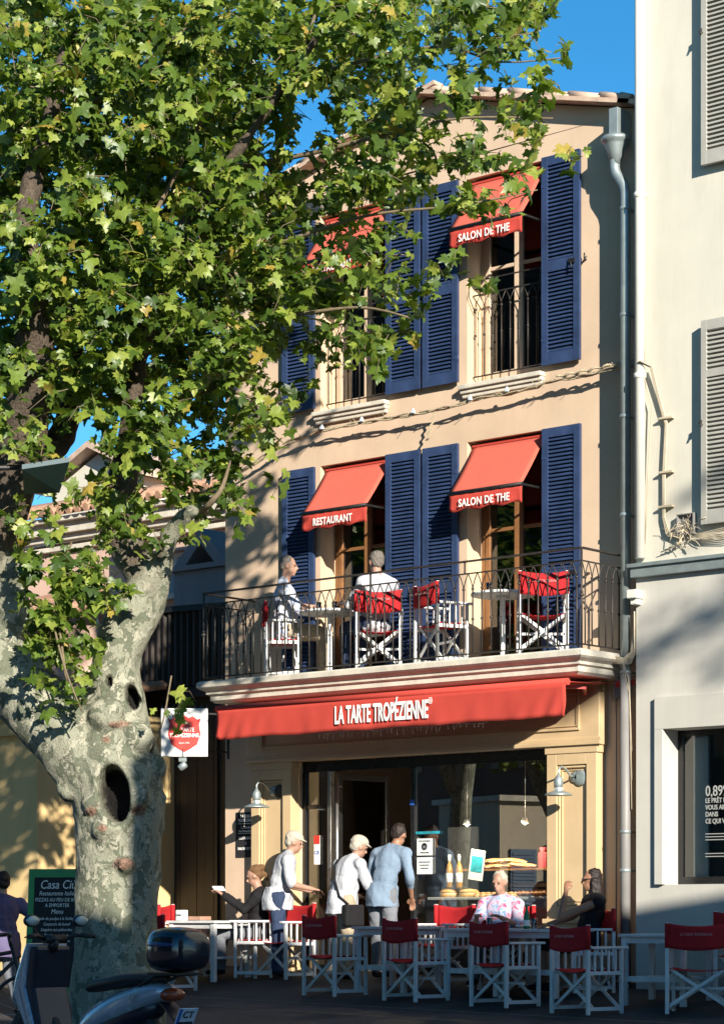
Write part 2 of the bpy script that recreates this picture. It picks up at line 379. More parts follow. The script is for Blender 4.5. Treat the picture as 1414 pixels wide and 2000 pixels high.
def remesh(mb, name, mats, parent, voxel, smooth=2, disp=None):
    """fuse overlapping volumes into one continuous surface"""
    me = mb.mesh(name, mats); o = bpy.data.objects.new(name, me); COL.objects.link(o)
    md = o.modifiers.new('r', 'REMESH'); md.mode = 'VOXEL'; md.voxel_size = voxel; md.use_smooth_shade = True
    if smooth:
        m2 = o.modifiers.new('s', 'SMOOTH'); m2.factor = .5; m2.iterations = smooth
    bpy.context.view_layer.update()
    me2 = bpy.data.meshes.new_from_object(o.evaluated_get(bpy.context.evaluated_depsgraph_get()))
    bpy.data.objects.remove(o); me2.name = name
    me2.materials.clear()
    for m in (mats if isinstance(mats, (list, tuple)) else [mats]): me2.materials.append(m)
    o = bpy.data.objects.new(name, me2); COL.objects.link(o)
    if parent: o.parent = parent
    return o

# ============================================================= GROUND
def build_ground():
    mb = MB(); xs = [-400, -60, -20, -8, -4, -2, 0, 2, 4, 6, 8, 10, 13, 20, 30, 60, 400]
    ys = [400, 60, 10, 4, 1, 0, -.3, -.6, -.9, -1.2, -1.5, -1.8, -2.5, -3.5, -5, -6.8, -9, -13, -20, -26, -60, -400]
    mb.sheet([[(x, y, gz(x, y)) for x in xs] for y in ys], smooth=False)
    tag(mb.build('ground', mt['asphalt']), kind='structure')
    # worn pavement strips with dark joints along the front of the shop
    for k, (n0, n1) in enumerate([(1.9, 1.96), (2.7, 2.74)]):
        m = MB(); m.sheet([[(x, -n, gz(x, -n)+.004) for x in (-3, 0, 3, 6, 9, 12)] for n in (n0, n1)])
        tag(m.build('paving_strip', mt['paving']), kind='structure')
build_ground()

# ============================================================= RESTAURANT BUILDING
def holes_wall(mb, x0, x1, z0, z1, y, ops, depth, rv=None):
    """front sheet with rectangular openings and their reveals"""
    xs = sorted({x0, x1, *[o[0] for o in ops], *[o[1] for o in ops]}); zs = sorted({z0, z1, *[o[2] for o in ops], *[o[3] for o in ops]})
    for a, b in zip(xs, xs[1:]):
        for c, d in zip(zs, zs[1:]):
            if any(o[0] <= a and b <= o[1] and o[2] <= c and d <= o[3] for o in ops): continue
            mb.add([(a, y, c), (b, y, c), (b, y, d), (a, y, d)], [(0, 1, 2, 3)])
    r = rv or mb
    for a, b, c, d in ops:
        Y = y+depth
        r.add([(a, y, c), (a, Y, c), (a, Y, d), (a, y, d)], [(0, 1, 2, 3)])
        r.add([(b, y, c), (b, y, d), (b, Y, d), (b, Y, c)], [(0, 1, 2, 3)])
        r.add([(a, y, d), (a, Y, d), (b, Y, d), (b, y, d)], [(0, 1, 2, 3)])
        r.add([(a, y, c), (b, y, c), (b, Y, c), (a, Y, c)], [(0, 1, 2, 3)])
BLD = thing('restaurant_building', 'ochre three storey restaurant house with navy louvred shutters, gabled roof and long iron balcony', 'building')
W1 = [(1.52, 2.54, 3.40, 5.93), (3.67, 4.70, 3.40, 5.93)]
W2 = [(1.52, 2.54, 6.55, 8.83), (3.67, 4.70, 6.55, 8.83)]
def facade():
    mb = MB(); rv = MB()
    holes_wall(mb, 0, 5.98, -.2, 9.06, 0, W1+W2+[(1.2, 4.85, -.2, 2.52)], .34, rv)
    # gable field above the eaves line
    mb.add([(0, 0, 9.06), (5.98, 0, 9.06), (5.98, 0, 9.10), (3.14, 0, 9.84), (0, 0, 9.02)], [(0, 1, 2, 3, 4)])
    # side and rear walls
    mb.add([(0, 0, -.2), (0, 9, -.2), (0, 9, 9.02), (0, 0, 9.02)], [(0, 1, 2, 3)])
    mb.add([(5.98, 0, -.2), (5.98, 9, -.2), (5.98, 9, 9.1), (5.98, 0, 9.1)], [(0, 1, 2, 3)])
    mb.add([(0, 9, -.2), (5.98, 9, -.2), (5.98, 9, 9.1), (3.14, 9, 9.84), (0, 9, 9.02)], [(0, 1, 2, 3, 4)])
    mb.build('wall', mt['plaster'], BLD, fix=False)
    rv.build('window_reveal', mt['reveal'], BLD, fix=False)
    # roof: two slopes with a tiled verge that oversails the gable
    r = MB()
    for xa, za, xb, zb in ((-.14, 9.0, 3.14, 9.87), (3.14, 9.87, 5.9, 9.14)):
        d = Vector((xb-xa, 0, zb-za)).normalized(); nrm = Vector((-d.z, 0, d.x))
        a = Vector((xa, 0, za)); b = Vector((xb, 0, zb))
        r.add([p+Vector((0, y, 0))+nrm*h for p in (a, b) for y, h in ((-.10, .0), (9.1, .0), (9.1, .05), (-.10, .05))],
              [(0,1,2,3), (4,7,6,5), (0,4,5,1), (1,5,6,2), (2,6,7,3), (3,7,4,0)])
    ro = r.build('roof', mt['tile'], BLD)
    v = MB()
    for xa, za, xb, zb in ((-.16, 9.03, 3.14, 9.90), (3.14, 9.90, 5.92, 9.17)):
        d = Vector((xb-xa, 0, zb-za)); L = d.length; d.normalize(); nrm = Vector((-d.z, 0, d.x)); n = int(L/.36)
        for i in range(n+1):
            p = Vector((xa, 0, za))+d*(i*L/n if i < n else L-.15); jx = random.uniform(-.006, .006)
            q0, q1 = p+nrm*(.03+jx), p+d*min(.43, (L-(p-Vector((xa,0,za))).length))+nrm*(.005+jx)
            v.tube([q0+Vector((0,-.13,0)), q1+Vector((0,-.13,0))], [.045, .052], 8)
            v.box(0, 1, 0, 1, 0, 1, Matrix.Translation(p+Vector((0, -.19, -.045))) @ Matrix.Rotation(-math.atan2(d.z, d.x), 4, 'Y') @ Matrix.Diagonal((L/n-.006, .18, .045, 1)))
    v.build('verge_tiles', mt['tile_pale'], ro)
facade()
# interior rooms behind the openings
def room(x0, x1, z0, z1, y0, y1, mat, name='room'):
    mb = MB(); P = [(x0,y0),(x1,y0),(x1,y1),(x0,y1)]
    mb.add([(x0,y0,z0),(x0,y1,z0),(x0,y1,z1),(x0,y0,z1)], [(0,1,2,3)])
    mb.add([(x1,y0,z0),(x1,y0,z1),(x1,y1,z1),(x1,y1,z0)], [(0,1,2,3)])
    mb.add([(x0,y1,z0),(x1,y1,z0),(x1,y1,z1),(x0,y1,z1)], [(0,1,2,3)])
    mb.add([(x0,y0,z1),(x0,y1,z1),(x1,y1,z1),(x1,y0,z1)], [(0,1,2,3)])
    mb.add([(x0,y0,z0),(x1,y0,z0),(x1,y1,z0),(x0,y1,z0)], [(0,1,2,3)])
    return mb.build(name, mat, BLD, fix=False)
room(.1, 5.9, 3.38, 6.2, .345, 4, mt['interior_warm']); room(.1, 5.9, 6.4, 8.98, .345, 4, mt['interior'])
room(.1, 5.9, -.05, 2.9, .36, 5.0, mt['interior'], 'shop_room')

def french_window(x0, x1, z0, z1, wood, curtain):
    fr = MB(); y = .26; t = .065
    fr.box(x0, x0+t, y, y+.07, z0, z1); fr.box(x1-t, x1, y, y+.07, z0, z1); fr.box(x0+t, x1-t, y, y+.07, z1-t, z1); fr.box(x0+t, x1-t, y, y+.07, z0, z0+.05)
    f = fr.build('window_frame', wood, BLD, bevel=.006)
    xm = (x0+x1)/2
    for a, b in ((x0+t, xm), (xm, x1-t)):
        l = MB(); s = .055
        l.box(a, a+s, y-.012, y+.035, z0+.06, z1-t); l.box(b-s, b, y-.012, y+.035, z0+.06, z1-t)
        l.box(a+s, b-s, y-.010, y+.033, z1-t-s, z1-t); l.box(a+s, b-s, y-.010, y+.033, z0+.06, z0+.06+s*2)
        l.box(a+s, b-s, y-.006, y+.03, z0+1.55 if z1-z0 > 2.4 else z0+1.3, z0+1.59 if z1-z0 > 2.4 else z0+1.34)
        l.build('casement', wood, f, bevel=.004)
        g = MB(); g.add([(a+s, y+.015, z0+.1), (b-s, y+.015, z0+.1), (b-s, y+.015, z1-t-s), (a+s, y+.015, z1-t-s)], [(0,1,2,3)])
        g.build('pane', mt['glass_dark'], f)
    if curtain:
        c = MB(); xs = np.linspace(x0+.08, x0+.5, 26)
        c.sheet([[(x, y+.13+.02*math.sin(x*70), z) for x in xs] for z in (z0+.05, z1-.1)])
        c.build('curtain', mt['cloth_grey'], f, fix=False)
for i, o in enumerate(W1): french_window(*o, mt['brown_wood'], False)
for i, o in enumerate(W2): french_window(*o, mt['cream_wood'], i == 0)

# stone window sills on the top floor
for x0, x1 in ((1.46, 2.56), (3.61, 4.73)):
    s = MB(); s.box(x0, x1, -.10, .0, 6.50, 6.55); s.box(x0+.01, x1-.01, -.07, .0, 6.455, 6.50); s.box(x0+.02, x1-.02, -.045, 0, 6.41, 6.455)
    s.build('window_sill', mt['stone'], BLD, bevel=.008)
# louvred shutters, folded back flat on the wall
def shutter_mesh(w, h, mid):
    m = MB(); d = .042; st = .075
    m.box(0, st, -d, 0, 0, h); m.box(w-st, w, -d, 0, 0, h)
    for z0, z1 in ((0, .13), (mid-.06, mid+.06), (h-.10, h)): m.box(st, w-st, -d+.003, -.003, z0, z1)
    for z0, z1 in ((.13, mid-.06), (mid+.06, h-.10)):
        n = int((z1-z0)/.043); p = (z1-z0)/n
        for i in range(n):
            z = z0+p*(i+.5); m.bar((st-.004, -.021, z), (w-st+.004, -.021, z), .036, .008, up=(0, -.55, .83)) if False else None
            c = [(-.035, z-.016), (-.035, z-.008), (-.006, z+.020), (-.006, z+.012)]
            m.add([(x, yy, zz) for x in (st-.002, w-st+.002) for yy, zz in c], [(0,1,2,3), (7,6,5,4), (0,4,5,1), (1,5,6,2), (2,6,7,3), (3,7,4,0)])
    m.box(st, w-st, -.004, .0, .1, h-.08)
    return m
sh1 = shutter_mesh(.49, 2.5, .92).mesh('shutter', mt['navy']); sh2 = shutter_mesh(.49, 2.23, 1.05).mesh('shutter', mt['navy'])
hw = MB(); hw.box(.36, .44, -.06, -.043, 0, .05); hw.tube([(.40, -.06, .02), (.40, -.08, .02), (.43, -.085, -.07)], .008, 6); latch = hw.mesh('latch', mt['black_metal'])
hg = MB(); hg.box(0, .05, -.047, -.043, 0, .04); hg.tube([(.0, -.02, -.03), (.0, -.02, .07)], .012, 6); hinge = hg.mesh('hinge', mt['navy'])
for i, (x, z, me, h, side, tw) in enumerate([(.985, 3.42, sh1, .9, 1, 3), (2.56, 3.42, sh1, .9, 0, -2), (3.095, 3.42, sh1, .9, 1, 2.5), (4.735, 3.42, sh1, .9, 0, -4),
                             (.985, 6.60, sh2, 1.03, 1, 2), (2.56, 6.60, sh2, 1.03, 0, -2.5), (3.095, 6.60, sh2, 1.03, 1, 3), (4.73, 6.60, sh2, 1.03, 0, -5)]):
    o = bpy.data.objects.new('shutter', me); COL.objects.link(o); o.parent = BLD; o.location = (x, -.035, z); o.rotation_euler.z = 0
    if side: o.location.x = x; o.rotation_euler.z = R(-tw*.0)
    l = bpy.data.objects.new('latch', latch); COL.objects.link(l); l.parent = o; l.location = (0 if not side else -.35, 0, h)
    for zz in (.25, me.vertices[-1].co.z-.25):
        g = bpy.data.objects.new('hinge', hinge); COL.objects.link(g); g.parent = o; g.location = (.0 if not side else .49, 0, zz); g.scale.x = 1 if not side else -1
# shutter stay hook on the plaster
hk = MB(); hk.tube([(5.26, 0, 7.66), (5.27, -.05, 7.66), (5.27, -.05, 7.72)], .009, 6); hk.tube([(5.24, -.05, 7.62), (5.30, -.05, 7.68)], .008, 6); hk.tube([(5.3, 0, 4.33), (5.3, -.07, 4.33)], .012, 6); hk.build('shutter_stay', mt['iron'], BLD)

# balcony slab with moulded edge
def slab():
    mb = MB()
    prof = [(0, 3.17), (.80, 3.17), (.84, 3.20), (.84, 3.255), (.875, 3.27), (.875, 3.30), (.93, 3.33), (.955, 3.35), (.955, 3.40), (.93, 3.42), (0, 3.42)]
    x0, x1 = .44, 5.86
    def loop(d): return [(x0+(.955-d), -d), (x1-(.955-d), -d)]
    vs = []
    for d, z in prof:
        k = .955-d if d > 0 else .955-.80
        dd = d
        if d == 0: vs += [(x0+(.0 if z > 3.3 else .155)+(.025 if z > 3.3 else 0), 0, z), (x0+(.025 if z > 3.3 else .155), 0, z), (x1-(.025 if z > 3.3 else .155), 0, z), (x1-(.025 if z > 3.3 else .155), 0, z)]
        else: vs += [(x0+k, 0, z), (x0+k, -dd, z), (x1-k, -dd, z), (x1-k, 0, z)]
    fs = []
    for i in range(len(prof)-1):
        for j in range(3): fs.append((i*4+j, i*4+j+1, (i+1)*4+j+1, (i+1)*4+j))
    mb.add(vs, fs)
    mb.build('balcony_slab', mt['stone'], BLD)
slab()
# iron railing
RAIL = None
def railing():
    global RAIL
    m = MB(); zb, z2, zt = 3.47, 4.32, 4.45; n = .86; xa, xb = .47, 5.80
    path = [(xa, 0), (xa, -n), (xb, -n), (xb, 0)]
    for z, ww, hh in ((zt, .045, .016), (z2, .014, .014), (zb, .022, .014)):
        for a, b in zip(path, path[1:]): m.bar((*a, z), (*b, z), ww, hh)
    for p in [(xa, -n), (xb, -n), (3.0, -n), (1.73, -n), (4.3, -n), (xb, -.02)]:
        big = p in ((xa, -n), (xb, -n), (3.0, -n))
        if big:
            m.tube([(*p, 3.41), (*p, zt)], .011, 8)
            m.lathe([(.013, 0), (.024, .01), (.024, .03), (.013, .04)], (p[0], p[1], 3.95), 8)
            m.lathe([(.012, 0), (.018, .01), (.018, .02), (.012, .03)], (p[0], p[1], 3.99), 8)
        else: m.bar((*p, z2), (*p, zt), .012)
    RAIL = m.build('balcony_railing', mt['iron'], BLD)
    sp = .121
    b = MB(); b.tube([(0, 0, zb), (0, 0, 4.165)], .0088, 6)
    for z in (3.82, 4.14): b.lathe([(.007, 0), (.016, .008), (.017, .02), (.008, .032)], (0, 0, z), 8)
    for s in (-1, 1):
        b.tube([(0, 0, 4.165), (s*.010, 0, 4.20), (s*.027, 0, 4.25), (s*.048, 0, 4.295), (s*sp/2, 0, z2)], .0062, 5)
    me = b.mesh('baluster', mt['iron'])
    cnt = int((xb-xa)/sp)
    spots = [(xa+(i+.5)*(xb-xa)/cnt, -n, 0) for i in range(cnt)]
    k = int(n/sp)
    for xs in (xa, xb): spots += [(xs, -(i+.5)*n/k, PI/2) for i in range(k)]
    for x, y, r in spots:
        o = bpy.data.objects.new('baluster', me); COL.objects.link(o); o.parent = RAIL; o.location = (x, y, 0); o.rotation_euler.z = r
railing()
# small iron guards in the two top floor windows
for x0, x1 in ((1.56, 2.50), (3.71, 4.66)):
    g = MB(); y = .10; z0, zt = 6.66, 7.72
    for z in (zt, zt-.16): g.bar((x0-.03, y, z), (x1+.03, y, z), .02, .012)
    g.bar((x0-.03, y, z0), (x1+.03, y, z0), .014)
    k = 8; st = (x1-x0)/k
    for i in range(k+1):
        x = x0+i*st; g.tube([(x, y, z0), (x, y, zt-.30)], .0065, 6); g.lathe([(.007, 0), (.015, .008), (.015, .02), (.008, .03)], (x, y, 7.1), 6)
        g.lathe([(.007, 0), (.015, .008), (.015, .02), (.008, .03)], (x, y, zt-.33), 6)
        for s in (-1, 1):
            if 0 <= i+s <= k: g.tube([(x, y, zt-.30), (x+s*.012, y, zt-.25), (x+s*st/2, y, zt-.16)], .0048, 5)
    for x in (x0, x1): g.tube([(x, y, zt), (x, y-.10, zt-.05), (x, y-.12, zt-.2), (x, y-.02, zt-.34), (x, y, zt-.36)], .006, 6)
    g.build('window_guard', mt['iron'], BLD)
# guy wires of the upper right guard
# --------------------------------------------------------- shopfront
def panel(mb, x0, x1, z0, z1, y, t=.03, fr=.02):
    """raised moulding frame"""
    for a, b, c, d in ((x0, x0+t, z0, z1), (x1-t, x1, z0, z1), (x0+t, x1-t, z0, z0+t), (x0+t, x1-t, z1-t, z1)): mb.box(a, b, y-fr, y, c, d)
def shopfront():
    P = mt['shop_paint']
    for x0, x1 in ((.57, 1.2), (4.86, 5.5)):
        m = MB(); zg = -.1; f = -.16
        m.box(x0, x1, f+.05, -.002, zg, 2.5)                       # body
        m.box(x0-.03, x1+.03, f-.02, -.002, zg-.15, .10)           # foot
        m.box(x0-.012, x1+.012, f, -.002, .10, .62)                # plinth block
        m.box(x0-.04, x1+.04, f-.03, -.001, .62, .67)
        for xx in (x0, x1-.13): m.box(xx, xx+.13, f, f+.052, .67, 2.42)
        m.box(x0+.13, x1-.13, f, f+.052, 2.30, 2.42); m.box(x0+.13, x1-.13, f, f+.052, .67, .80)
        panel(m, x0+.135, x1-.135, .81, 2.29, f+.052, .022, .035)
        panel(m, x0+.17, x1-.17, .85, 2.25, f+.052, .012, .018)
        m.box(x0-.02, x1+.02, f-.012, -.001, 2.42, 2.5)
        m.build('pilaster', P, BLD, bevel=.006)
    m = MB(); f = -.17
    m.box(.53, 5.54, f, -.002, 2.50, 3.165)
    m.box(.50, 5.57, f-.03, f, 2.50, 2.545); m.box(.50, 5.57, f-.015, f, 2.545, 2.58)
    panel(m, .75, 5.30, 2.66, 3.06, f, .028, .022); panel(m, .79, 5.26, 2.70, 3.02, f, .012, .014)
    m.box(.48, 5.59, f-.05, f, 3.12, 3.165)
    m.build('shop_fascia', P, BLD, bevel=.006)
    # glazed front
    fr = MB(); y0, y1 = .05, .10; B = mt['black_panel']
    zt = 2.5
    fr.box(1.2, 4.86, y0, y1, 2.38, 2.52)
    for x in (1.2, 2.83, 4.80): fr.box(x, x+.055, y0-.006, y1+.004, -.12, 2.38)
    fr.box(2.885, 4.80, y0, y1, .42, .47)
    fr.box(1.255, 1.62, y0+.01, y1-.01, 1.95, 2.0)
    fro = fr.build('shop_window_frame', B, BLD, bevel=.004)
    m = MB(); m.box(1.60, 1.65, y0-.02, y1+.004, -.12, 2.38); m.build('door_post', mt['steel'], BLD, bevel=.004)
    g = MB(); g.add([(2.885, .075, .47), (4.80, .075, .47), (4.80, .075, 2.38), (2.885, .075, 2.38)], [(0,1,2,3)]); g.build('shop_window_pane', mt['glass'], fro)
    g = MB(); g.add([(1.255, .075, .0), (1.62, .075, .0), (1.62, .075, 2.38), (1.255, .075, 2.38)], [(0,1,2,3)]); g.build('shop_window_pane', mt['glass'], fro)
    m = MB(); m.box(2.885, 4.80, .06, .095, -.12, .42); m.build('stall_riser', B, BLD)
    # open door leaf with a long steel handle
    d = MB(); M0 = Matrix.Translation((1.70, .10, 0)) @ Matrix.Rotation(R(82), 4, 'Z')
    for a, b, c, e in ((0, .06, 0, 2.35), (.74, .80, 0, 2.35), (.06, .74, 2.28, 2.35), (.06, .74, 0, .12)): d.box(a, b, -.02, .02, c, e, M0)
    do = d.build('door', mt['black_panel'], BLD, bevel=.004)
    g = MB(); g.box(.06, .74, -.004, .004, .12, 2.28, M0); g.build('door_pane', mt['glass'], do)
    h = MB(); h.tube([(1.775, .0, .25), (1.775, .0, 2.35)], .021, 10)
    for z in (.4, 1.15, 2.2): h.tube([(1.775, .0, z), (1.74, .12, z)], .012, 8)
    h.box(1.755, 1.795, -.03, .03, 1.05, 1.35)
    h.build('door_handle', mt['steel'], do)
    s = MB(); s.box(.70, 5.4, -.35, .3, -.35, gz(3, 0)-.01+.02); 
    s2 = MB(); s2.box(1.2, 4.86, -.10, 4.9, -.4, .03); s2.build('shop_floor', mt['paving'], BLD)
    # exhaust vents on the pilasters
    for x in (.99, 5.27):
        v = MB(); v.lathe([(.085, 0), (.085, .02), (.065, .03), (.02, .03)], (0, 0, 0), 16, Matrix.Rotation(R(90), 4, 'X')); o = v.build('round_vent', mt['iron'] if x < 2 else mt['zinc'], BLD); o.location = (x, -.11, 2.16)
shopfront()
# shop interior furniture (parts of the shop fit-out)
def interior():
    m = MB(); m.box(2.2, 5.7, 2.6, 3.1, .0, 1.05); m.box(2.1, 5.8, 2.5, 3.15, 1.05, 1.1); m.build('counter', mt['interior_warm'], BLD)
    m = MB()
    for z in (1.3, 1.65, 2.0): m.box(2.2, 5.7, 4.6, 4.98, z, z+.03)
    for x in (2.2, 3.4, 4.5, 5.67): m.box(x, x+.03, 4.6, 4.98, .1, 2.3)
    m.build('wall_shelving', mt['brown_wood'], BLD)
    m = MB(); m.box(2.30, 2.31+.42, 1.4, 1.44, .9, 1.75); m.build('menu_panel', mt['cloth_grey'], BLD)
interior()
DISP = thing('display_case', 'steel and glass pastry display shelves behind the shop window', 'display case', (3.9, .35, .1))
def dispc():
    L = lambda x: x-3.9
    m = MB(); m.box(L(3.02), L(4.78), -.24, .30, .78, .81); m.build('shelf', mt['shelf'], DISP, bevel=.004)
    m = MB(); m.box(L(3.25), L(4.78), -.05, .35, 1.105, 1.125); m.build('shelf', mt['brown_wood'], DISP)
    m = MB()
    for x in (3.03, 4.75): m.box(L(x), L(x)+.025, .28, .30, 0, 1.35)
    m.box(L(3.03), L(4.78), .30, .33, 0, .78); m.build('frame', mt['steel'], DISP)
dispc()
def display_lamp(x, y, z, lab):
    t = thing('display_lamp', lab, 'lamp', (x, y, z)); m = MB(); m.lathe([(.02, .06), (.03, .05), (.045, 0), (.04, -.005)], (0, 0, 0), 14); m.tube([(0, 0, .06), (0, 0, 2.5-z)], .004, 5); m.build('lamp_shade', mt['steel'], t)
    m = MB(); m.ell((0, 0, -.005), .018, 10, 8); e, nt_, b_ = new_mat('lit_bulb'); b_.inputs['Emission Color'].default_value = (1, .85, .6, 1); b_.inputs['Emission Strength'].default_value = 12; m.build('bulb', e, t)
    l = bpy.data.lights.new('display_lamp_light', 'POINT'); l.energy = 42; l.color = (1, .80, .55); l.shadow_soft_size = .03; o = bpy.data.objects.new('display_lamp_light', l); COL.objects.link(o); o.parent = t; o.location = (0, 0, -.04)
display_lamp(3.55, .15, 1.72, 'small lit lamp over the left half of the pastry display'); display_lamp(4.35, .15, 1.72, 'small lit lamp over the right half of the pastry display')
# food on the shelves: rounds of filled brioche below, sandwiches above
def bun(r, h, mat_i=0):
    m = MB(); m.lathe([(r*.9, 0), (r, h*.2), (r, h*.36)], (0,0,0), 14); m.cur = 1; m.lathe([(r*.98, h*.36), (r*1.0, h*.45), (r*.98, h*.56)], (0,0,0), 14); m.cur = 0
    m.lathe([(r, h*.56), (r*.97, h*.75), (r*.75, h*.95), (r*.3, h*1.06), (.01, h*1.08)], (0,0,0), 14); return m
big = bun(.115, .085).mesh('cream_tart', [mt['bread'], mt['cream_fill']]); small = bun(.036, .05).mesh('small_cream_bun', [mt['bread'], mt['cream_fill']])
for i, x in enumerate([3.22, 3.50]):
    o = bpy.data.objects.new('cream_tart', big); COL.objects.link(o); o.location = (x, .26, .911)
    tag(o, ['large round cream-filled brioche tart at the left end of the white display shelf', 'large round brioche tart second from the left on the white display shelf'][i], 'tart', 'tarts on the display shelf')
k = 0
for r in range(2):
    for j in range(7):
        o = bpy.data.objects.new('small_cream_bun', small); COL.objects.link(o); o.location = (3.66+j*.078+random.uniform(-.005, .005), .20+r*.09, .911); o.rotation_euler.z = random.random()*6
        tag(o, 'small round cream-filled bun in the double row on the white display shelf', 'bun', 'small cream buns in rows'); k += 1
br = MB(); br.ell((0, 0, .03), (.12, .042, .033), 12, 8)
for q in range(4): br.box(-.07+q*.045, -.05+q*.045, -.025, .025, .058, .0645)
roll = br.mesh('dark_roll', mt['bread_dark'])
for j in range(9):
    o = bpy.data.objects.new('dark_roll', roll); COL.objects.link(o); o.location = (4.30+.055*j, .20+.02*(j % 2), .911+.0*(j % 2)); o.rotation_euler = (0, 0, R(80+random.uniform(-12, 12)))
    tag(o, 'dark crusty bread roll in the row at the right of the white display shelf', 'bread roll', 'dark rolls in a row')
sw = MB(); sw.ell((0, 0, .032), (.13, .046, .024), 12, 8); sw.cur = 1; sw.box(-.12, .12, -.043, .043, .024, .034); sw.cur = 0; sw.ell((0, 0, .022), (.125, .045, .02), 12, 8)
swm = sw.mesh('sandwich', [mt['bread'], mt['cream_fill']])
for j in range(10):
    lay = j >= 6
    o = bpy.data.objects.new('sandwich', swm); COL.objects.link(o); o.location = (3.62+.11*(j % 6)+(.06 if lay else 0), .42+random.uniform(-.02, .02), 1.228+(.055 if lay else 0)); o.rotation_euler = (R(random.uniform(-8, 8)), R(random.uniform(-10, 10)), R(random.uniform(20, 70)))
    tag(o, 'golden filled sandwich roll heaped on the upper wooden shelf' if not lay else 'golden sandwich roll lying on top of the heap on the upper shelf', 'sandwich', 'sandwiches on the upper shelf')
for j, (x, z) in enumerate([(4.42, .0), (4.60, .10), (4.70, .0), (4.55, 0)]):
    m = MB(); m.prism([(-.06, 0), (.06, 0), (.065, .2), (.03, .22), (.05, .28), (-.05, .28), (-.03, .22), (-.065, .2)], -.03, .03)
    o = m.build('paper_bag', mt['red_paper'], None, bevel=.006); o.location = (x, .40+.07*(j % 2), 1.226+(.0)); o.rotation_euler.z = R(random.uniform(-20, 20)); o.scale = (.9, 1, .8+.25*(j in (1, 2)))
    tag(o, ['dark red tied paper bag leftmost of the bags on the upper shelf', 'tall dark red paper bag second from the right on the upper shelf', 'tall dark red paper bag at the right end of the upper shelf', 'short dark red paper bag in the middle of the bag row'][j], 'paper bag', 'dark red paper bags')
for j, x in enumerate([3.20, 3.34]):
    b = thing('wine_bottle', ['pale gold bottle standing left of its twin behind the shop window', 'gold labelled bottle standing right of its twin beside the teal leaflet'][j], 'bottle', (x, .28, 1.02), 0, 'bottles in the shop window')
    m = MB(); m.lathe([(.038, 0), (.04, .01), (.04, .2), (.028, .25), (.014, .28), (.014, .36)], (0,0,0), 14); bo = m.build('glass_body', mt['amber_glass'], b)
    m = MB(); m.lathe([(.0155, .30), (.0165, .305), (.0165, .365), (.01, .37)], (0,0,0), 12); m.build('foil_cap', mt['white'], b)
    m = MB(); m.lathe([(.0405, .06), (.041, .061), (.041, .16), (.0405, .161)], (0,0,0), 14); m.build('label', mt['paper'], b)
st = thing('bottle_stand', 'small steel ledge carrying the two bottles behind the glass', 'stand', (3.27, .28, .911)); m = MB(); m.box(-.13, .13, -.06, .06, .09, .108); m.box(-.12, -.1, -.05, .05, 0, .09); m.box(.1, .12, -.05, .05, 0, .09); m.build('ledge', mt['steel'], st)
def card(name, label, cat, x, z, w_, h_, y, mat, tilt=0, marks=None, par=None):
    t = thing(name, label, cat, (x, y, z)); m = MB(); m.box(-w_/2, w_/2, -.003, .003, 0, h_, Matrix.Rotation(R(tilt), 4, 'Y')); m.build('sheet', mat, t)
    return t
t = card('window_notice', 'white paper notice with a mask symbol stuck inside the shop window', 'notice', 3.03, 1.38, .22, .19, .05, mt['paper'])
text("PORT DU MASQUE", .019, mt['black_sign'], t, (0, -.005, .155)); m = MB(); m.lathe([(.04, 0), (.04, .003), (.03, .0035), (.03, 0)], (0,0,0), 20, Matrix.Rotation(R(90), 4, 'X')); o = m.build('mask_symbol', mt['black_sign'], t); o.location = (0, -.005, .10)
m = MB(); m.box(-.022, .022, -.0075, -.006, .08, .11); m.build('mask_symbol', mt['cloth_grey'], t); text("OBLIGATOIRE", .02, mt['black_sign'], t, (0, -.005, .025))
t = card('window_notice', 'white paper notice with lines of small print below the mask notice', 'notice', 3.03, 1.17, .22, .19, .05, mt['paper'])
for i in range(3): text("CHERS CLIENTS MERCI"[i*3:], .016, mt['black_sign'], t, (0, -.005, .13-.035*i))
t = card('window_sticker', 'pale green strip sticker above the paper notices on the glass', 'sticker', 3.07, 1.62, .34, .03, .052, mt['teal_print'])
t = card('photo_leaflet', 'teal and white leaflet leaning behind the glass right of the bottles', 'leaflet', 3.55, 1.10, .20, .34, .30, mt['paper'], 8)
m = MB(); m.box(-.08, .08, -.0055, -.004, .09, .27, Matrix.Rotation(R(8), 4, 'Y')); m.build('print', mt['teal_print'], t)
t = card('payment_sticker', 'small red and white sticker on the narrow left window', 'sticker', 1.42, 1.30, .09, .34, .055, mt['paper']); m = MB(); m.box(-.045, .045, -.0065, -.005, .24, .34); m.build('print', mt['red_sign'], t); text('CB', .06, mt['plate_blue'], t, (0, -.006, .12))
t = card('door_sticker', 'blue round sticker on the frame left of the big window', 'sticker', 2.86, 1.95, .06, .06, .035, mt['plate_blue'])
# plaque beside the shopfront
PL = thing('wall_plaque', 'black plaque with white lettering on the ochre wall left of the shopfront', 'sign', (.35, -.012, 1.40))
m = MB(); m.box(-.17, .17, 0, .011, 0, .54); m.build('board', mt['black_sign'], PL, bevel=.003)
for s, z, sz, sx in (('LA TABLE', .475, .05, .8), ('TROPÉZIENNE', .425, .05, .8), ('\u2514\u2192 Entrée', .345, .042, 1), ('Rue Étienne Berny', .305, .034, .9), ('RESTAURANT', .215, .045, .85), ('&', .155, .045, .8), ('SALON DE THÉ', .09, .045, .85)):
    text(s.replace('\u2514\u2192', 'L.'), sz, mt['letter'], PL, (0, -.002, z), sx=sx, bold=.0008)
m = MB()
for z in (.40, .285): m.box(-.13, .13, -.003, -.0005, z, z+.006)
m.build('rule_line', mt['letter'], PL)

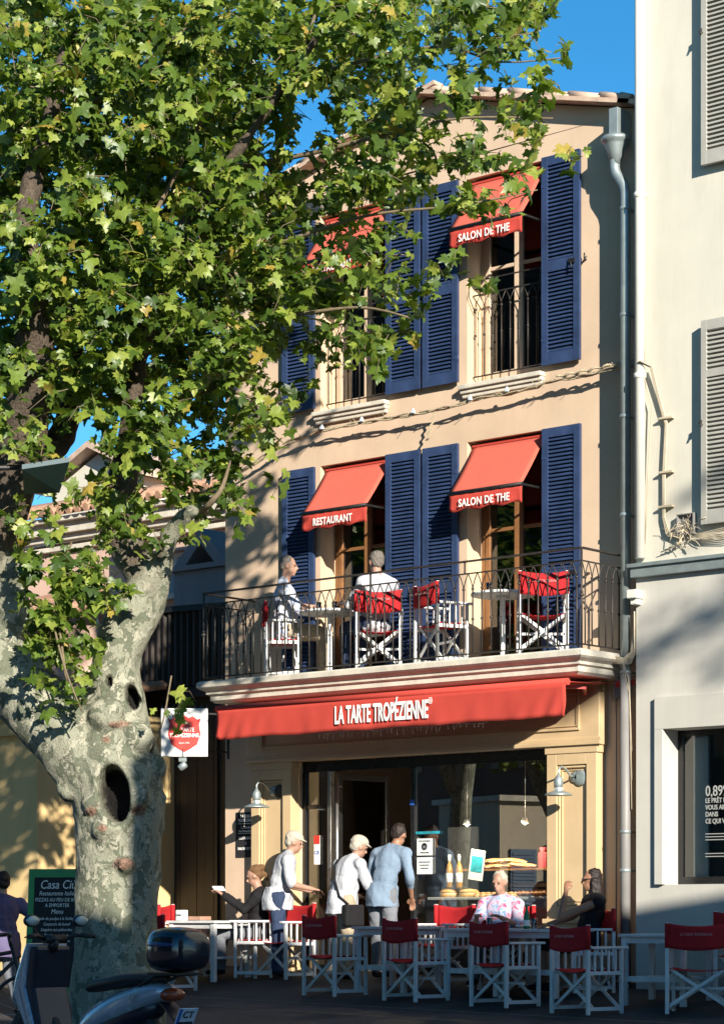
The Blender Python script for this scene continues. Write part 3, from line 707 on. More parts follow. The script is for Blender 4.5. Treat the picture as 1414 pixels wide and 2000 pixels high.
# ============================================================= AWNINGS
def window_awning(x0, x1, ztop, zbar, n, word, label, arm):
    t = thing('window_awning', label, 'awning', ((x0+x1)/2, 0, ztop), 0, 'red drop awnings over the windows')
    w2 = (x1-x0)/2; dz = zbar-ztop; y0 = .06; rows = 10; cols = 13; g = []
    for i in range(rows+1):
        f = i/rows; sag = .018*math.sin(PI*f)
        g.append([(-w2+2*w2*j/cols, y0+(-n-y0)*f, dz*f-sag-.03+.004*math.sin(j*1.3)*f) for j in range(cols+1)])
    m = MB(); m.sheet(g); m.build('canvas', mt['awning_orange'], t, solid=.004)
    m = MB(); g = [[(-w2+2*w2*j/24, -n+.003*math.sin(j*1.9+i)+(.0022*math.sin(j*.9))*i, dz-.055-.035*i-.003*math.sin(j*.8)*i) for j in range(25)] for i in range(6)]
    m.sheet(g); v = m.build('valance', mt['awning'], t, solid=.004)
    m = MB(); m.tube([(-w2-.01, -n, dz-.035), (w2+.01, -n, dz-.035)], .02, 10); m.box(-w2, w2, -n-.012, -n+.02, dz-.055, dz-.03); m.build('front_bar', mt['black_metal'], t)
    m = MB(); m.tube([(-w2+.02, .10, -.06), (w2-.02, .10, -.06)], .035, 12); m.box(-w2, w2, .05, .16, -.025, -.002); m.build('roller', mt['awning'], t)
    m = MB()
    for sx in (-1, 1):
        xx = sx*(w2-.015); m.bar((xx, .12, dz-.03), (xx, -n, dz-.035), .022, .022) 
    m.build('arm', mt['black_metal'], t)
    text(word, .118, mt['letter'], t, (-.0, -n-.026, dz-.195), sx=.80 if word[0] == 'S' else .76, bold=.002, space=1.08)
window_awning(1.55, 2.52, 5.90, 5.36, .36, 'RESTAURANT', 'red awning lettered RESTAURANT over the left first floor window', 0)
window_awning(3.70, 4.68, 5.90, 5.34, .36, 'SALON DE THE', 'red awning lettered SALON DE THE over the right first floor window above the balcony', 0)
window_awning(1.55, 2.52, 8.80, 8.24, .36, 'RESTAURANT', 'red awning lettered RESTAURANT over the upper left window, half hidden by leaves', 0)
window_awning(3.70, 4.68, 8.80, 8.22, .36, 'SALON DE THE', 'red awning lettered SALON DE THE over the upper right window', 0)
def shop_awning():
    t = thing('shop_awning', 'long red awning lettered with the tart shop name under the balcony slab', 'awning', (3.2, -.17, 3.08))
    L = lambda x: x-3.2
    x0, x1 = L(.84), L(5.72); n = .84
    m = MB(); m.sheet([[(x0+(x1-x0)*j/30, -.02+(-n)*i/5+.02, .055-.05*(i/5)-.012*math.sin(PI*i/5)) for j in range(31)] for i in range(6)]); m.build('canvas', mt['awning'], t, solid=.004)
    m = MB(); m.tube([(x0-.02, -n, .0), (x1+.02, -n, .0)], .036, 12); m.build('front_roll', mt['awning'], t)
    m = MB(); rows = []
    for i in range(9):
        r = []
        for j in range(121):
            f = j/120; x = x0+(x1-x0)*f
            amp = .0055*i/8
            y = -n-.02+amp*(math.sin(f*55)+.7*math.sin(f*23+2)+.5*math.sin(f*120+1))
            ed = math.exp(-f*14)+math.exp(-(1-f)*16)
            y += .022*ed*math.sin(f*150+i*.7)*(i/8)
            r.append((x, y, -.02-.0415*i-.006*math.sin(f*31)*i/8-.005*ed*i/8))
        rows.append(r)
    m.sheet(rows); m.build('valance', mt['awning'], t, solid=.003)
    m = MB()
    for x in (x0+.5, x1-.35): m.bar((x, 0, -.05), (x+.28, -n*.5, -.03), .035, .03); m.bar((x+.28, -n*.5, -.03), (x-.02, -n+.03, -.02), .03, .025)
    m.bar((x1+.04, 0, .03), (x1+.28, -.02, .035), .03, .06)
    m.build('folding_arm', mt['red_sign'], t)
    text('LA TARTE TROPÉZIENNE', .27, mt['letter'], t, (L(3.30), -n-.041, -.270), sx=.435, bold=.007, space=1.0)
    text('®', .10, mt['letter'], t, (L(3.99), -n-.045, -.13), sx=.7)
shop_awning()

# ============================================================= WALL LAMPS, VENT, BOX
def wall_lamp(x, z, label):
    t = thing('wall_lamp', label, 'wall lamp', (x, -.11, z), 0, 'galvanised shade lamps on the shopfront')
    m = MB(); m.lathe([(.06, 0), (.06, .02), (.03, .03)], (0,0,0), 16, Matrix.Rotation(R(90), 4, 'X'))
    m.tube([(0, -.02, 0), (0, -.10, .01), (0, -.18, .08), (0, -.26, .10), (0, -.31, .06), (0, -.31, -.02)], .011, 8); m.build('bracket', mt['zinc'], t)
    m = MB(); m.lathe([(.012, .02), (.022, .0), (.045, -.03), (.05, -.05), (.05, -.10), (.045, -.115)], (0, -.31, 0), 16); c = m.build('cap', mt['zinc'], t)
    m = MB(); m.lathe([(.03, -.115), (.038, -.125), (.036, -.175), (.02, -.195)], (0, -.31, 0), 12); m.build('lamp_glass', mt['bulb'], t)
    m = MB()
    for k in range(4):
        a = k*PI/2+.4; m.tube([(.045*math.cos(a), -.31+.045*math.sin(a), -.11), (.05*math.cos(a), -.31+.05*math.sin(a), -.17)], .004, 5)
    m.lathe([(.05, -.155), (.14, -.19), (.15, -.205), (.145, -.207), (.05, -.17)], (0, -.31, 0), 22); m.build('lamp_shade', mt['zinc'], t)
wall_lamp(.90, 2.17, 'grey metal wall lamp on the left pilaster above the black plaque')
wall_lamp(5.20, 2.17, 'grey metal wall lamp on the right pilaster beside the shop window')
al = thing('alarm_box', 'small dark box on the wall between right pilaster and drainpipe', 'box', (5.75, 0, 2.98)); m = MB(); m.box(-.07, .07, -.10, 0, 0, .2); m.build('case', mt['grey_pipe'], al, bevel=.01); m = MB(); m.tube([(-.07, -.02, .17), (-.15, -.03, .12), (-.14, -.03, -.02), (-.05, -.03, -.06), (.0, -.03, 0)], .008, 6); m.build('cable_loop', mt['cable'], al)

# ============================================================= PIPES AND CABLES
def pipes():
    t = thing('drainpipe', 'grey zinc drainpipe with a moulded hopper head at the right corner of the ochre house', 'drainpipe', (5.85, 0, 0))
    x, y = -.055, -.235
    m = MB(); m.box(x-.055, x+.055, y-.05, y+.20, 8.78, 9.08); m.build('outlet', mt['zinc'], t, bevel=.006)
    m = MB(); m.lathe([(.045, 8.50), (.05, 8.55), (.075, 8.57), (.085, 8.63), (.12, 8.70), (.125, 8.72), (.155, 8.74), (.155, 8.77), (.135, 8.79), (.12, 8.79)], (x, y, 0), 20); m.build('hopper', mt['zinc'], t)
    m = MB(); m.tube([(x-.01, y, 8.56), (x-.01, y, 8.47), (x+.005, y, 8.41), (x+.06, y, 8.33), (x+.10, y-.0, 8.27), (x+.12, y, 8.19), (x+.12, y, 3.2)], .052, 16)
    p = m.build('pipe', mt['zinc'], t)
    m = MB(); m.tube([(x+.12, y, 3.2), (x+.12, y, -.15)], .056, 16); m.build('lower_pipe', mt['grey_pipe'], t)
    for z in (8.0, 6.9, 5.85, 4.83, 3.2, 1.55, 1.15): m = MB(); m.lathe([(.054, 0), (.062, .005), (.062, .035), (.054, .04)], (x+.12, y, z), 16); m.box(x+.10, x+.14, y, -.001, z+.01, z+.03); m.build('bracket', mt['zinc'], t)
    t = thing('white_pipe', 'cream painted vertical pipe running down the edge of the white building', 'pipe', (6.155, -.30, 0))
    m = MB(); m.tube([(.02, -.06, 14), (.02, -.06, 4.36)], .055, 16); m.build('pipe', mt['white_pipe'], t)
    m = MB()
    for z in (11, 8.05, 6.2): m = MB(); m.lathe([(.056, 0), (.066, .005), (.066, .05), (.056, .055)], (.02, -.06, z), 16); m.build('pipe_collar', mt['white_pipe'], t)
pipes()
def cables():
    t = thing('string_light_cable', 'sagging bundle of cable and rope lights strung across the ochre wall', 'cable', (0, 0, 0))
    key = [(6.1, 6.40), (5.7, 6.41), (5.05, 6.39), (4.37, 6.355), (3.6, 6.32), (3.1, 6.30), (2.2, 6.31), (1.58, 6.30), (1.1, 6.22), (.5, 6.02), (.0, 5.85), (-1.5, 5.6)]
    def pt(u):
        for a, b in zip(key, key[1:]):
            if b[0] <= u <= a[0]: f = (u-a[0])/(b[0]-a[0]); return a[1]+(b[1]-a[1])*f
        return key[0][1]
    us = np.linspace(6.1, -.6, 90)
    m = MB()
    for k in range(4):
        ph = k*1.7; m.tube([(u, -.15+.014*math.sin(u*9+ph*2)+.012*math.sin(u*3.3+ph), pt(u)+.012*math.cos(u*(5+k)+ph)+.007*math.sin(u*17+ph)) for u in us], .010, 5)
    us2 = np.linspace(6.1, 5.0, 40); m.tube([(u, -.17+.02*math.sin(u*40), pt(u)+.035+.012*math.cos(u*40)) for u in us2], .014, 6)
    for k in range(70):
        u = random.uniform(.2, 6.0); z = pt(u); a = random.uniform(-1, 1); m.tube([(u, -.15, z), (u+.03*a, -.15+random.uniform(-.08, -.02), z+random.uniform(-.05, .06))], .0035, 4)
    m.build('cable', mt['rope'], t)
    m = MB(); z0 = pt(3.3)
    for q in range(2): m.tube([(3.32-.012*i+(.022 if i % 2 else -.01)+q*.02, -.16, z0-.02-i*.038) for i in range(9)], .007, 5)
    m.build('hanging_light_strip', mt['rope'], t)
    for u in (4.35, 3.85, 3.05, 2.3, 1.7):
        m = MB(); z = pt(u); m.box(u-.02, u+.02, -.20, -.165, z+.005, z+.04); m.lathe([(.012, 0), (.016, .02), (.010, .03)], (u, -.18, z+.03), 8); m.build('lamp_holder', mt['bulb'], t, bevel=.005)
    t = thing('cable_bundle', 'pale cables dropping down the white building wall to the junction box', 'cable', (6.2, -.31, 0))
    m = MB()
    for k in range(3):
        m.tube([(-.0+.01*k, -.12, 6.36), (.10+.012*k, -.05, 6.30), (.17+.012*k, -.03, 6.0), (.27+.01*k, -.03, 5.7), (.24+.012*k, -.03, 5.2), (.24+.01*k, -.03, 4.75), (.28+.02*k, -.03, 4.58), (.45, -.05, 4.52+.03*k), (.50, -.05, 4.60)], .009, 6)
    m.tube([(.03, -.05, 6.35), (.03, -.05, 7.1)], .007, 6); m.tube([(.0, -.05, 6.30), (.12, -.05, 5.9), (.06, -.03, 5.2), (.03, -.04, 4.5)], .006, 5)
    m.build('cable', mt['cable'], t)
    m = MB()
    for z in (5.75, 5.2, 4.85): m = MB(); m.box(.20, .36, -.055, -.0, z, z+.02); m.build('clip', mt['cable'], t)
    t = thing('junction_box', 'open junction box full of tangled wires above the ledge of the white building', 'junction box', (6.72, -.31, 4.50))
    m = MB(); m.box(-.10, .10, -.012, 0, .05, .26)
    for a, b, c, d in ((-.10, -.09, .05, .26), (.09, .10, .05, .26), (-.09, .09, .05, .06), (-.09, .09, .25, .26)): m.box(a, b, -.06, -.012, c, d)
    m.build('box', mt['grey_pipe'], t)
    m = MB()
    for k in range(24):
        p = Vector((random.uniform(-.08, .08), -.03, random.uniform(.07, .24))); pts = [p]
        for q in range(4): p = p+Vector((random.uniform(-.09, .09), random.uniform(-.04, .03), random.uniform(-.10, .05))); p.y = min(p.y, -.02); p.z = max(p.z, -.10); pts.append(p)
        m.tube(pts, random.choice([.002, .003, .0045]), 5)
    for k in range(6): m.tube([(-.3+.05*k, -.04, -.1+.02*k), (-.1, -.05, -.06), (0, -.05, .08)], .006, 5)
    for k in range(7): m.tube([(.05, -.04, .04), (.2, -.06, -.02+.01*k), (.5, -.06, -.05+.02*k), (1.0, -.05, -.02+.012*k)], .005, 5)
    m.build('wires', mt['cable'], t)
    t = thing('cable_knot', 'grey knot of cables tied where the balcony corner meets the drainpipe', 'cable', (5.95, -.2, 3.3))
    m = MB()
    for k in range(7): m.tube([(-.15, -.12-.01*k, .03+.012*k), (-.02, -.09, .0+.01*k), (.06, -.08, .05*k*.4), (.12, -.1, .10+.05*k), (.13, -.12, .35+.03*k)], .008, 5)
    for k in range(3): m.tube([(-.02, -.1, .02), (-.03+.03*k, -.08, -.15), (.03, -.06, -.3), (.05, -.05, -.9-.3*k)], .007, 5)
    m.build('cable', mt['cable'], t)
cables()

# ============================================================= WHITE BUILDING (right)
WB = thing('white_building', 'cream rendered building on the right with beige shutters above and a dark shop window below', 'building')
def white_building():
    n = -.30; x0 = 6.09
    mb = MB(); holes_wall(mb, x0, 20, 4.22, 16, n, [], .2)
    mb.add([(x0, n, -.3), (x0, 6, -.3), (x0, 6, 16), (x0, n, 16)], [(0,1,2,3)])
    mb.add([(20, n, -.5), (20, 6, -.5), (20, 6, 16), (20, n, 16)], [(0,1,2,3)]); mb.add([(x0, n, 16), (20, n, 16), (20, 6, 16), (x0, 6, 16)], [(0,1,2,3)])
    mb.add([(x0, 6, -.5), (20, 6, -.5), (20, 6, 16), (x0, 6, 16)], [(0,1,2,3)])
    mb.build('wall', mt['white_plaster'], WB, fix=False)
    mb = MB(); holes_wall(mb, x0, 20, -.6, 4.22, n+.001, [(6.44, 9.4, 1.02, 2.60)], .26)
    mb.build('ground_floor_wall', mt['white_shop'], WB, fix=False)
    m = MB(); m.box(x0-.06, 20, n-.10, n+.01, 4.27, 4.31); m.box(x0-.03, 20, n-.07, n+.01, 4.17, 4.27); m.build('ledge', mt['zinc'], WB, bevel=.006)
    m = MB(); m.box(6.34, 9.5, n-.05, n, 2.60, 2.93); m.box(6.34, 6.44, n-.05, n, 1.02, 2.60); m.build('window_surround', mt['white_shop'], WB, bevel=.004)
    fr = MB(); y = n+.24
    fr.box(6.44, 6.50, y, y+.05, 1.02, 2.60); fr.box(6.50, 9.4, y, y+.05, 1.02, 1.10); fr.box(6.50, 9.4, y, y+.05, 2.54, 2.60); fr.box(7.75, 7.81, y, y+.05, 1.10, 2.54)
    f = fr.build('shop_window_frame', mt['black_panel'], WB)
    g = MB(); g.add([(6.50, y+.02, 1.1), (9.4, y+.02, 1.1), (9.4, y+.02, 2.54), (6.5, y+.02, 2.54)], [(0,1,2,3)]); p = g.build('shop_window_pane', mt['glass'], f)
    for s, z, sz in (('0,89%', 1.92, .15), ('LE PRÊT POUR', 1.85, .07), ('VOUS AIDER', 1.78, .07), ('DANS', 1.71, .07), ('CE QUI VA ARRIVER', 1.64, .07)):
        text(s, sz, mt['window_letter'], WB, (6.76, y+.012, z), sx=.8, align='LEFT', bold=.001)
    m = MB()
    for z in (1.53, 1.50, 1.47, 1.33, 1.30): m.box(6.76, 7.10, y+.011, y+.013, z, z+.008)
    m.build('print_lines', mt['window_letter'], WB)
    m = MB(); m.box(6.44, 9.4, y+.9, y+.94, 1.0, 2.6); m.build('back_panel', mt['black_panel'], WB)
    m = MB(); m.box(6.56, 6.74, y+.10, y+.14, 1.1, 2.54); m.build('blind', mt['white'], WB)
    # beige shutters, seen at the frame edge
    for z0, z1 in ((8.22, 10.9), (4.62, 6.66)):
        s = MB(); h = z1-z0; wdt = .62
        s.box(0, .06, -.05, 0, 0, h); s.box(wdt-.06, wdt, -.05, 0, 0, h)
        for a, b in ((0, .14), (h*.72 if h < 2.3 else h*.62, h*.72+.07 if h < 2.3 else h*.62+.07), (h-.1, h)): s.box(.06, wdt-.06, -.047, -.003, a, b)
        k = int(h/.045)
        for i in range(3, k-1):
            z = h*i/k; c = [(-.04, z-.016), (-.04, z-.006), (-.008, z+.020), (-.008, z+.010)]
            s.add([(xx, yy, zz) for xx in (.058, wdt-.058) for yy, zz in c], [(0,1,2,3), (7,6,5,4), (0,4,5,1), (1,5,6,2), (2,6,7,3), (3,7,4,0)])
        s.box(.06, wdt-.06, -.005, 0, .1, h-.08)
        o = s.build('shutter', mt['beige_shutter'], WB, fix=False); o.location = (6.93, n-.055, z0)
        q = MB(); q.tube([(-.02, 0, h*.5), (-.02, -.05, h*.5), (.03, -.08, h*.5-.03)], .012, 6); q.tube([(.01, -.06, h*.5+.02), (.03, -.10, h*.5-.05)], .01, 6); l = q.build('latch', mt['iron'], o)
        m = MB(); m.box(7.6, 8.5, n-.02, n, z0-.05, z0); m.build('window_sill', mt['white_plaster'], WB)
white_building()
t = thing('flood_light', 'small white floodlight fixed under the ledge of the white building', 'lamp', (6.16, -.30, 3.95)); m = MB(); m.box(-.10, .02, -.14, 0, 0, .09); m.box(-.08, .0, -.10, 0, -.06, 0); m.build('housing', mt['white_pipe'], t, bevel=.01)
t = thing('wall_conduit', 'thin brown cable conduit between the drainpipe and the right pilaster', 'pipe', (5.66, -.02, 0)); m = MB(); m.tube([(0, -.01, 3.1), (0, -.01, 0.0)], .008, 6); m.build('pipe', mt['grey_pipe'], t)

# ============================================================= LEFT BACKGROUND
def genoise(mb, x0, x1, y, z, r=.07):
    n = int((x1-x0)/(2*r))
    for i in range(n): mb.tube([(x0+(i+.5)*2*r, y, z), (x0+(i+.5)*2*r, y+.25, z+.02)], r*.9, 8)
def left_side():
    t = thing('yellow_house', 'low yellow rendered house lit by the sun behind the plane tree trunk', 'building')
    m = MB(); m.box(-16, -2.35, -.9, 4.0, -.4, 3.3); m.build('wall', mt['yellow_plaster'], t)
    m = MB(); m.box(-16, -2.33, -.98, -.9, 2.95, 3.1); m.build('string_course', mt['yellow_plaster'], t, bevel=.01)
    m = MB(); m.add([(-16, -1.15, 3.28), (-2.3, -1.15, 3.28), (-2.3, 4, 4.1), (-16, 4, 4.1)], [(0,1,2,3)])
    for i in range(76): m.tube([(-16+i*.18, -1.2, 3.33), (-16+i*.18, 4, 4.15)], .07, 6)
    m.build('roof', mt['tile'], t)
    t = thing('dark_gate', 'tall dark brown boarded gate in the shaded alley left of the restaurant', 'gate')
    m = MB()
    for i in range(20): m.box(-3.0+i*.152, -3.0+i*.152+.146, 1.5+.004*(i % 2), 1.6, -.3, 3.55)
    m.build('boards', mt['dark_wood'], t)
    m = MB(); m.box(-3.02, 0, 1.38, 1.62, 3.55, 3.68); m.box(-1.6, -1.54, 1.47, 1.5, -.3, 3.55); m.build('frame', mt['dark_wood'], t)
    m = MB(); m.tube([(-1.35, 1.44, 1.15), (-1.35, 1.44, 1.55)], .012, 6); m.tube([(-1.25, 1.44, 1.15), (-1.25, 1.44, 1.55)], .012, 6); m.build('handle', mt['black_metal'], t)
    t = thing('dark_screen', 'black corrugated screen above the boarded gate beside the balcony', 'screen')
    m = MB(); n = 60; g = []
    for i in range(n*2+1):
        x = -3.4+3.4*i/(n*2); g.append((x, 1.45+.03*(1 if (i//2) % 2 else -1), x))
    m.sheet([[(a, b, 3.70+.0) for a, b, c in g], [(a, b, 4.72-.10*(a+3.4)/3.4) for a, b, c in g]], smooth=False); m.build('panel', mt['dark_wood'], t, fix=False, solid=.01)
    m = MB(); m.bar((-3.4, 1.43, 4.76), (0, 1.43, 4.66), .10, .08); m.build('top_rail', mt['black_metal'], t)
    # mauve wall block with the window, in the shade of the restaurant
    t = thing('annex_house', 'grey mauve annex wall with a white curtained window behind the black screen', 'building')
    m = MB(); holes_wall(m, -6.2, 0, 3.0, 6.1, 4.0, [(-5.35, -4.62, 5.42, 6.06)], .25); m.build('wall', mt['pink_plaster'], t, fix=False)
    f = MB(); f.box(-5.35, -4.62, 4.18, 4.25, 6.0, 6.06); f.box(-4.68, -4.62, 4.18, 4.25, 5.42, 6.0); f.box(-5.35, -5.29, 4.18, 4.25, 5.42, 6.0); f.box(-5.01, -4.97, 4.18, 4.25, 5.42, 6.0); fo = f.build('window_frame', mt['white'], t)
    c = MB(); c.sheet([[(x, 4.30+.02*math.sin(x*50), z) for x in np.linspace(-5.35, -4.62, 30)] for z in (5.42, 6.06)]); c.build('curtain', mt['cloth_white'], fo, fix=False)
    m = MB(); m.box(-5.45, -4.45, 3.88, 4.0, 5.34, 5.42); m.build('window_sill', mt['stone'], t)
    # chimney
    t = thing('chimney', 'dark grey chimney stack with a pointed tile cap beside the annex window', 'chimney')
    m = MB(); m.box(-3.45, -2.45, 2.6, 3.4, 4.0, 5.45); m.build('stack', mt['grey_plaster'], t, bevel=.01)
    m = MB(); m.box(-3.51, -2.39, 2.54, 3.46, 5.45, 5.52); m.build('ledge', mt['grey_plaster'], t)
    m = MB()
    for s in (-1, 1): m.prism([(-2.95+s*.50, 5.52), (-2.95+s*.28, 5.52), (-2.95, 5.82), (-2.95, 6.02)] if s < 0 else [(-2.95, 6.02), (-2.95, 5.82), (-2.95+.28, 5.52), (-2.95+.50, 5.52)], 2.6, 3.4)
    m.build('cap', mt['grey_plaster'], t)
    # pink house with cornice and tile roof
    t = thing('pink_house', 'pink rendered house with a pale cornice and terracotta roof behind the tree', 'building')
    m = MB(); m.box(-16, -.5, 6.5, 12, 0, 7.0); m.build('wall', mt['pink_plaster'], t)
    m = MB(); m.box(-16, -.4, 6.32, 6.5, 7.0, 7.1); m.box(-16, -.4, 6.40, 6.5, 6.85, 6.93); m.box(-16, -.4, 6.1, 6.5, 7.28, 7.36); m.box(-16, -.4, 6.22, 6.5, 7.1, 7.28); m.build('cornice', mt['stone'], t, bevel=.01)
    m = MB(); m.add([(-16, 6.05, 7.4), (-.4, 6.05, 7.4), (-.4, 9.2, 8.3), (-16, 9.2, 8.3)], [(0,1,2,3)])
    for i in range(74): m.tube([(-16+i*.21, 6.0, 7.42), (-16+i*.21, 9.2, 8.35)], .075, 6)
    m.build('roof', mt['tile'], t)
    # lower tiled lean-to on the annex
    t = thing('lean_to_roof', 'small sunlit terracotta lean-to roof below the pink house wall', 'roof')
    m = MB(); m.box(-9.6, -6.3, 3.2, 6.2, 3.5, 5.05); m.build('wall', mt['pink_plaster'], t)
    m = MB(); m.add([(-9.8, 2.9, 5.05), (-6.1, 2.9, 5.05), (-6.1, 6.2, 6.0), (-9.8, 6.2, 6.0)], [(0,1,2,3)])
    for i in range(21): m.tube([(-9.8+i*.18, 2.85, 5.1), (-9.8+i*.18, 6.2, 6.05)], .065, 6)
    m.build('tiles', mt['tile'], t)
    # distant gabled house
    t = thing('distant_house', 'small far house with a cream gable above the pink roof', 'building')
    m = MB(); m.prism([(-16.2, 5), (-13.6, 5), (-13.6, 9.35), (-14.9, 9.95), (-16.2, 9.35)], 12, 22); m.build('wall', mt['white_plaster'], t)
    m = MB()
    for a, b in (((-16.5, 9.30), (-14.9, 10.05)), ((-14.9, 10.05), (-13.3, 9.30))): m.prism([(a[0], a[1]), (b[0], b[1]), (b[0], b[1]+.12), (a[0], a[1]+.12)], 11.7, 22)
    m.build('roof', mt['tile_pale'], t)
    m = MB(); m.box(-13.6, -6, 12, 20, 5, 8.7); m.build('side_wing', mt['white_plaster'], t)
    m = MB(); m.add([(-13.6, 11.7, 8.7), (-5.8, 11.7, 8.7), (-5.8, 16, 9.7), (-13.6, 16, 9.7)], [(0,1,2,3)]); m.build('roof', mt['tile'], t)
    t = thing('roof_antenna', 'thin antenna mast standing on the far gabled house', 'antenna', (-14.4, 12.4, 9.9))
    m = MB(); m.tube([(0, 0, -.4), (0, 0, 1.2)], .025, 6)
    for z in (.9, 1.05): m.tube([(-.4, 0, z), (.4, 0, z)], .012, 5)
    m.build('mast', mt['zinc'], t)
left_side()

# ============================================================= HOUSES ADDED TO SHADE THE PAVEMENT AND DARKEN THE GLASS; REFLECTED KIOSK AND CAR
def across():
    t = thing('corner_shade_house', 'unseen plain house added across the square, its roof edge placed to shade the terrace', 'building')  # unseen block added so its roof edge casts the terrace shade
    m = MB(); m.prism([(14.5, -10.84), (34, -5.4), (34, -13), (16.3, -13.2)], -.5, 7.05, 'z'); m.build('wall', mt['far_house'], t)
    m = MB(); m.prism([(14.5, -10.84), (34, -5.4), (34, -13), (16.3, -13.2)], 7.05, 7.13, 'z'); m.build('roof', mt['tile'], t)
    t = thing('low_shade_house', 'unseen low house added across the square to cast shade on the parked scooter', 'building')  # unseen block added to throw shade over the scooter and trunk foot
    m = MB(); m.prism([(16.2, -15), (34, -15), (34, -18), (18.1, -18)], -.6, 7.0, 'z'); m.build('wall', mt['far_house'], t)
    t = thing('sky_block_house', 'long dark house front added to keep bright sky out of the window reflections', 'building')  # added so the panes mirror a dark front instead of bright sky
    m = MB(); m.box(-60, 4, -34, -28, -.6, 19); m.build('wall', mt['far_dark'], t)
    m = MB()
    for i in range(18):
        for z in (1.0, 4.5, 8): m.box(-58+i*3.4, -56.9+i*3.4, -28, -27.95, z, z+1.9)
    m.build('window', mt['black_panel'], t)
    t = thing('beige_kiosk', 'beige kiosk with a louvred door and a poster reflected in the shop window', 'kiosk', (-10.7, -20.0, -.4), R(-70))
    m = MB(); m.box(-1.05, 1.05, -1.2, 1.2, 0, 3.5); m.build('wall', mt['kiosk'], t)
    m = MB(); m.box(-1.15, 1.15, -1.35, 1.35, 3.5, 3.62); m.build('roof', mt['stone'], t)
    m = MB(); m.box(-.8, -.15, 1.2, 1.24, .1, 2.5)
    for i in range(30): m.box(-.75, -.2, 1.24, 1.26, .2+i*.075, .24+i*.075)
    m.build('louvred_door', mt['cloth_blue'], t)
    m = MB(); m.box(.1, .75, 1.2, 1.25, 1.3, 2.6); q = m.build('poster_frame', mt['white'], t); m = MB(); m.box(.15, .70, 1.25, 1.26, 1.36, 2.54); m.build('poster', mt['teal_print'], q)
    # parked car in the reflection
    t = thing('parked_car', 'black parked car reflected low in the shop window', 'car', (-8.5, -15.5, -.4), R(20))
    m = MB(); m.prism([(-2.1, .3), (2.1, .3), (2.15, .75), (1.9, .9), (1.1, .98), (.5, 1.45), (-1.2, 1.48), (-1.9, 1.0), (-2.15, .85)], -.85, .85); m.build('body', mt['carpaint'], t, bevel=.08)
    m = MB(); m.prism([(1.0, 1.0), (.5, 1.38), (-1.1, 1.40), (-1.6, 1.02)], -.86, .86); m.build('window', mt['black_panel'], t)
    for x in (-1.3, 1.35):
        for y in (-.8, .8):
            m = MB(); m.lathe([(.31, -.1), (.33, -.06), (.33, .06), (.31, .1)], (x, y, .33), 20, Matrix.Rotation(R(90), 4, 'X')); wv = m.build('wheel', mt['rubber'], t)
            m = MB(); m.lathe([(.2, -.105), (.2, .105)], (x, y, .33), 14, Matrix.Rotation(R(90), 4, 'X')); m.build('rim', mt['steel'], wv)
across()

# ============================================================= CHAIRS AND TABLES
def director_chair(name='folding_chair', lettered=True):
    t = thing(name, 'x', 'chair')
    W, Dp = .285, .205    # half width, half depth. front is +y
    wd = mt['white_wood']
    for s in (-1, 1):
        m = MB(); m.box(s*W-.019, s*W+.019, -Dp-.016, -Dp+.016, 0, .87); m.build('leg', wd, t, bevel=.004)
        m = MB(); m.box(s*W-.019, s*W+.019, Dp-.016, Dp+.016, 0, .635); m.build('leg', wd, t, bevel=.004)
        m = MB(); m.box(s*W-.031, s*W+.031, -Dp+.018, Dp+.07, .635, .660); m.build('armrest', wd, t, bevel=.006)
        m = MB(); m.box(s*W-.014, s*W+.014, -Dp+.016, Dp-.016, .04, .075)
        m.build('foot_rail', wd, t)
        m = MB(); m.box(s*W-.016, s*W+.016, -Dp+.016, Dp-.016, .385, .42)
        for k in range(4):
            y = -Dp+.085*(k+1)-.003; m.box(s*W-.009, s*W+.009, y-.009, y+.009, .418, .637)
        m.build('side_frame', wd, t)
    m = MB()
    for y, q in ((-Dp+.045, 1), (Dp-.045, 1)):
        m.bar((-W, y-.008, .07), (W-.02, y-.008, .43), .032, .016, up=(0, 1, 0)); m.bar((W, y+.008, .07), (-W+.02, y+.008, .43), .032, .016, up=(0, 1, 0))
    m.bar((-W+.015, -Dp+.03, .30), (W-.015, -Dp+.03, .30), .018, .02) if False else None
    m.box(-W, W, .008, .028, .23, .255)
    m.build('cross_brace', wd, t)
    m = MB(); g = [[((-W+.01)+(2*W-.02)*j/12, -Dp+.02+(2*Dp-.04)*i/6, .435-.03*math.sin(PI*j/12)) for j in range(13)] for i in range(7)]
    m.sheet(g); m.build('seat', mt['canvas'], t, solid=.006)
    m = MB(); g = []
    for i in range(7):
        z = .632+.232*i/6
        g.append([(-W+2*W*j/14, -Dp-.019-.045*math.sin(PI*j/14)*(1-.25*i/6), z-.030*math.sin(PI*j/14)) for j in range(15)])
    m.sheet(g)
    for s in (-1, 1): m.tube([(s*W, -Dp, .63), (s*W, -Dp, .862)], .0225, 8)
    b = m.build('backrest', mt['canvas'], t, solid=.004)
    if lettered: text('LA TARTE TROPÉZIENNE', .036, mt['pale_letter'], b, (0, -Dp-.068, .745), bold=.0005, sx=.75)
    return t
CH = director_chair()
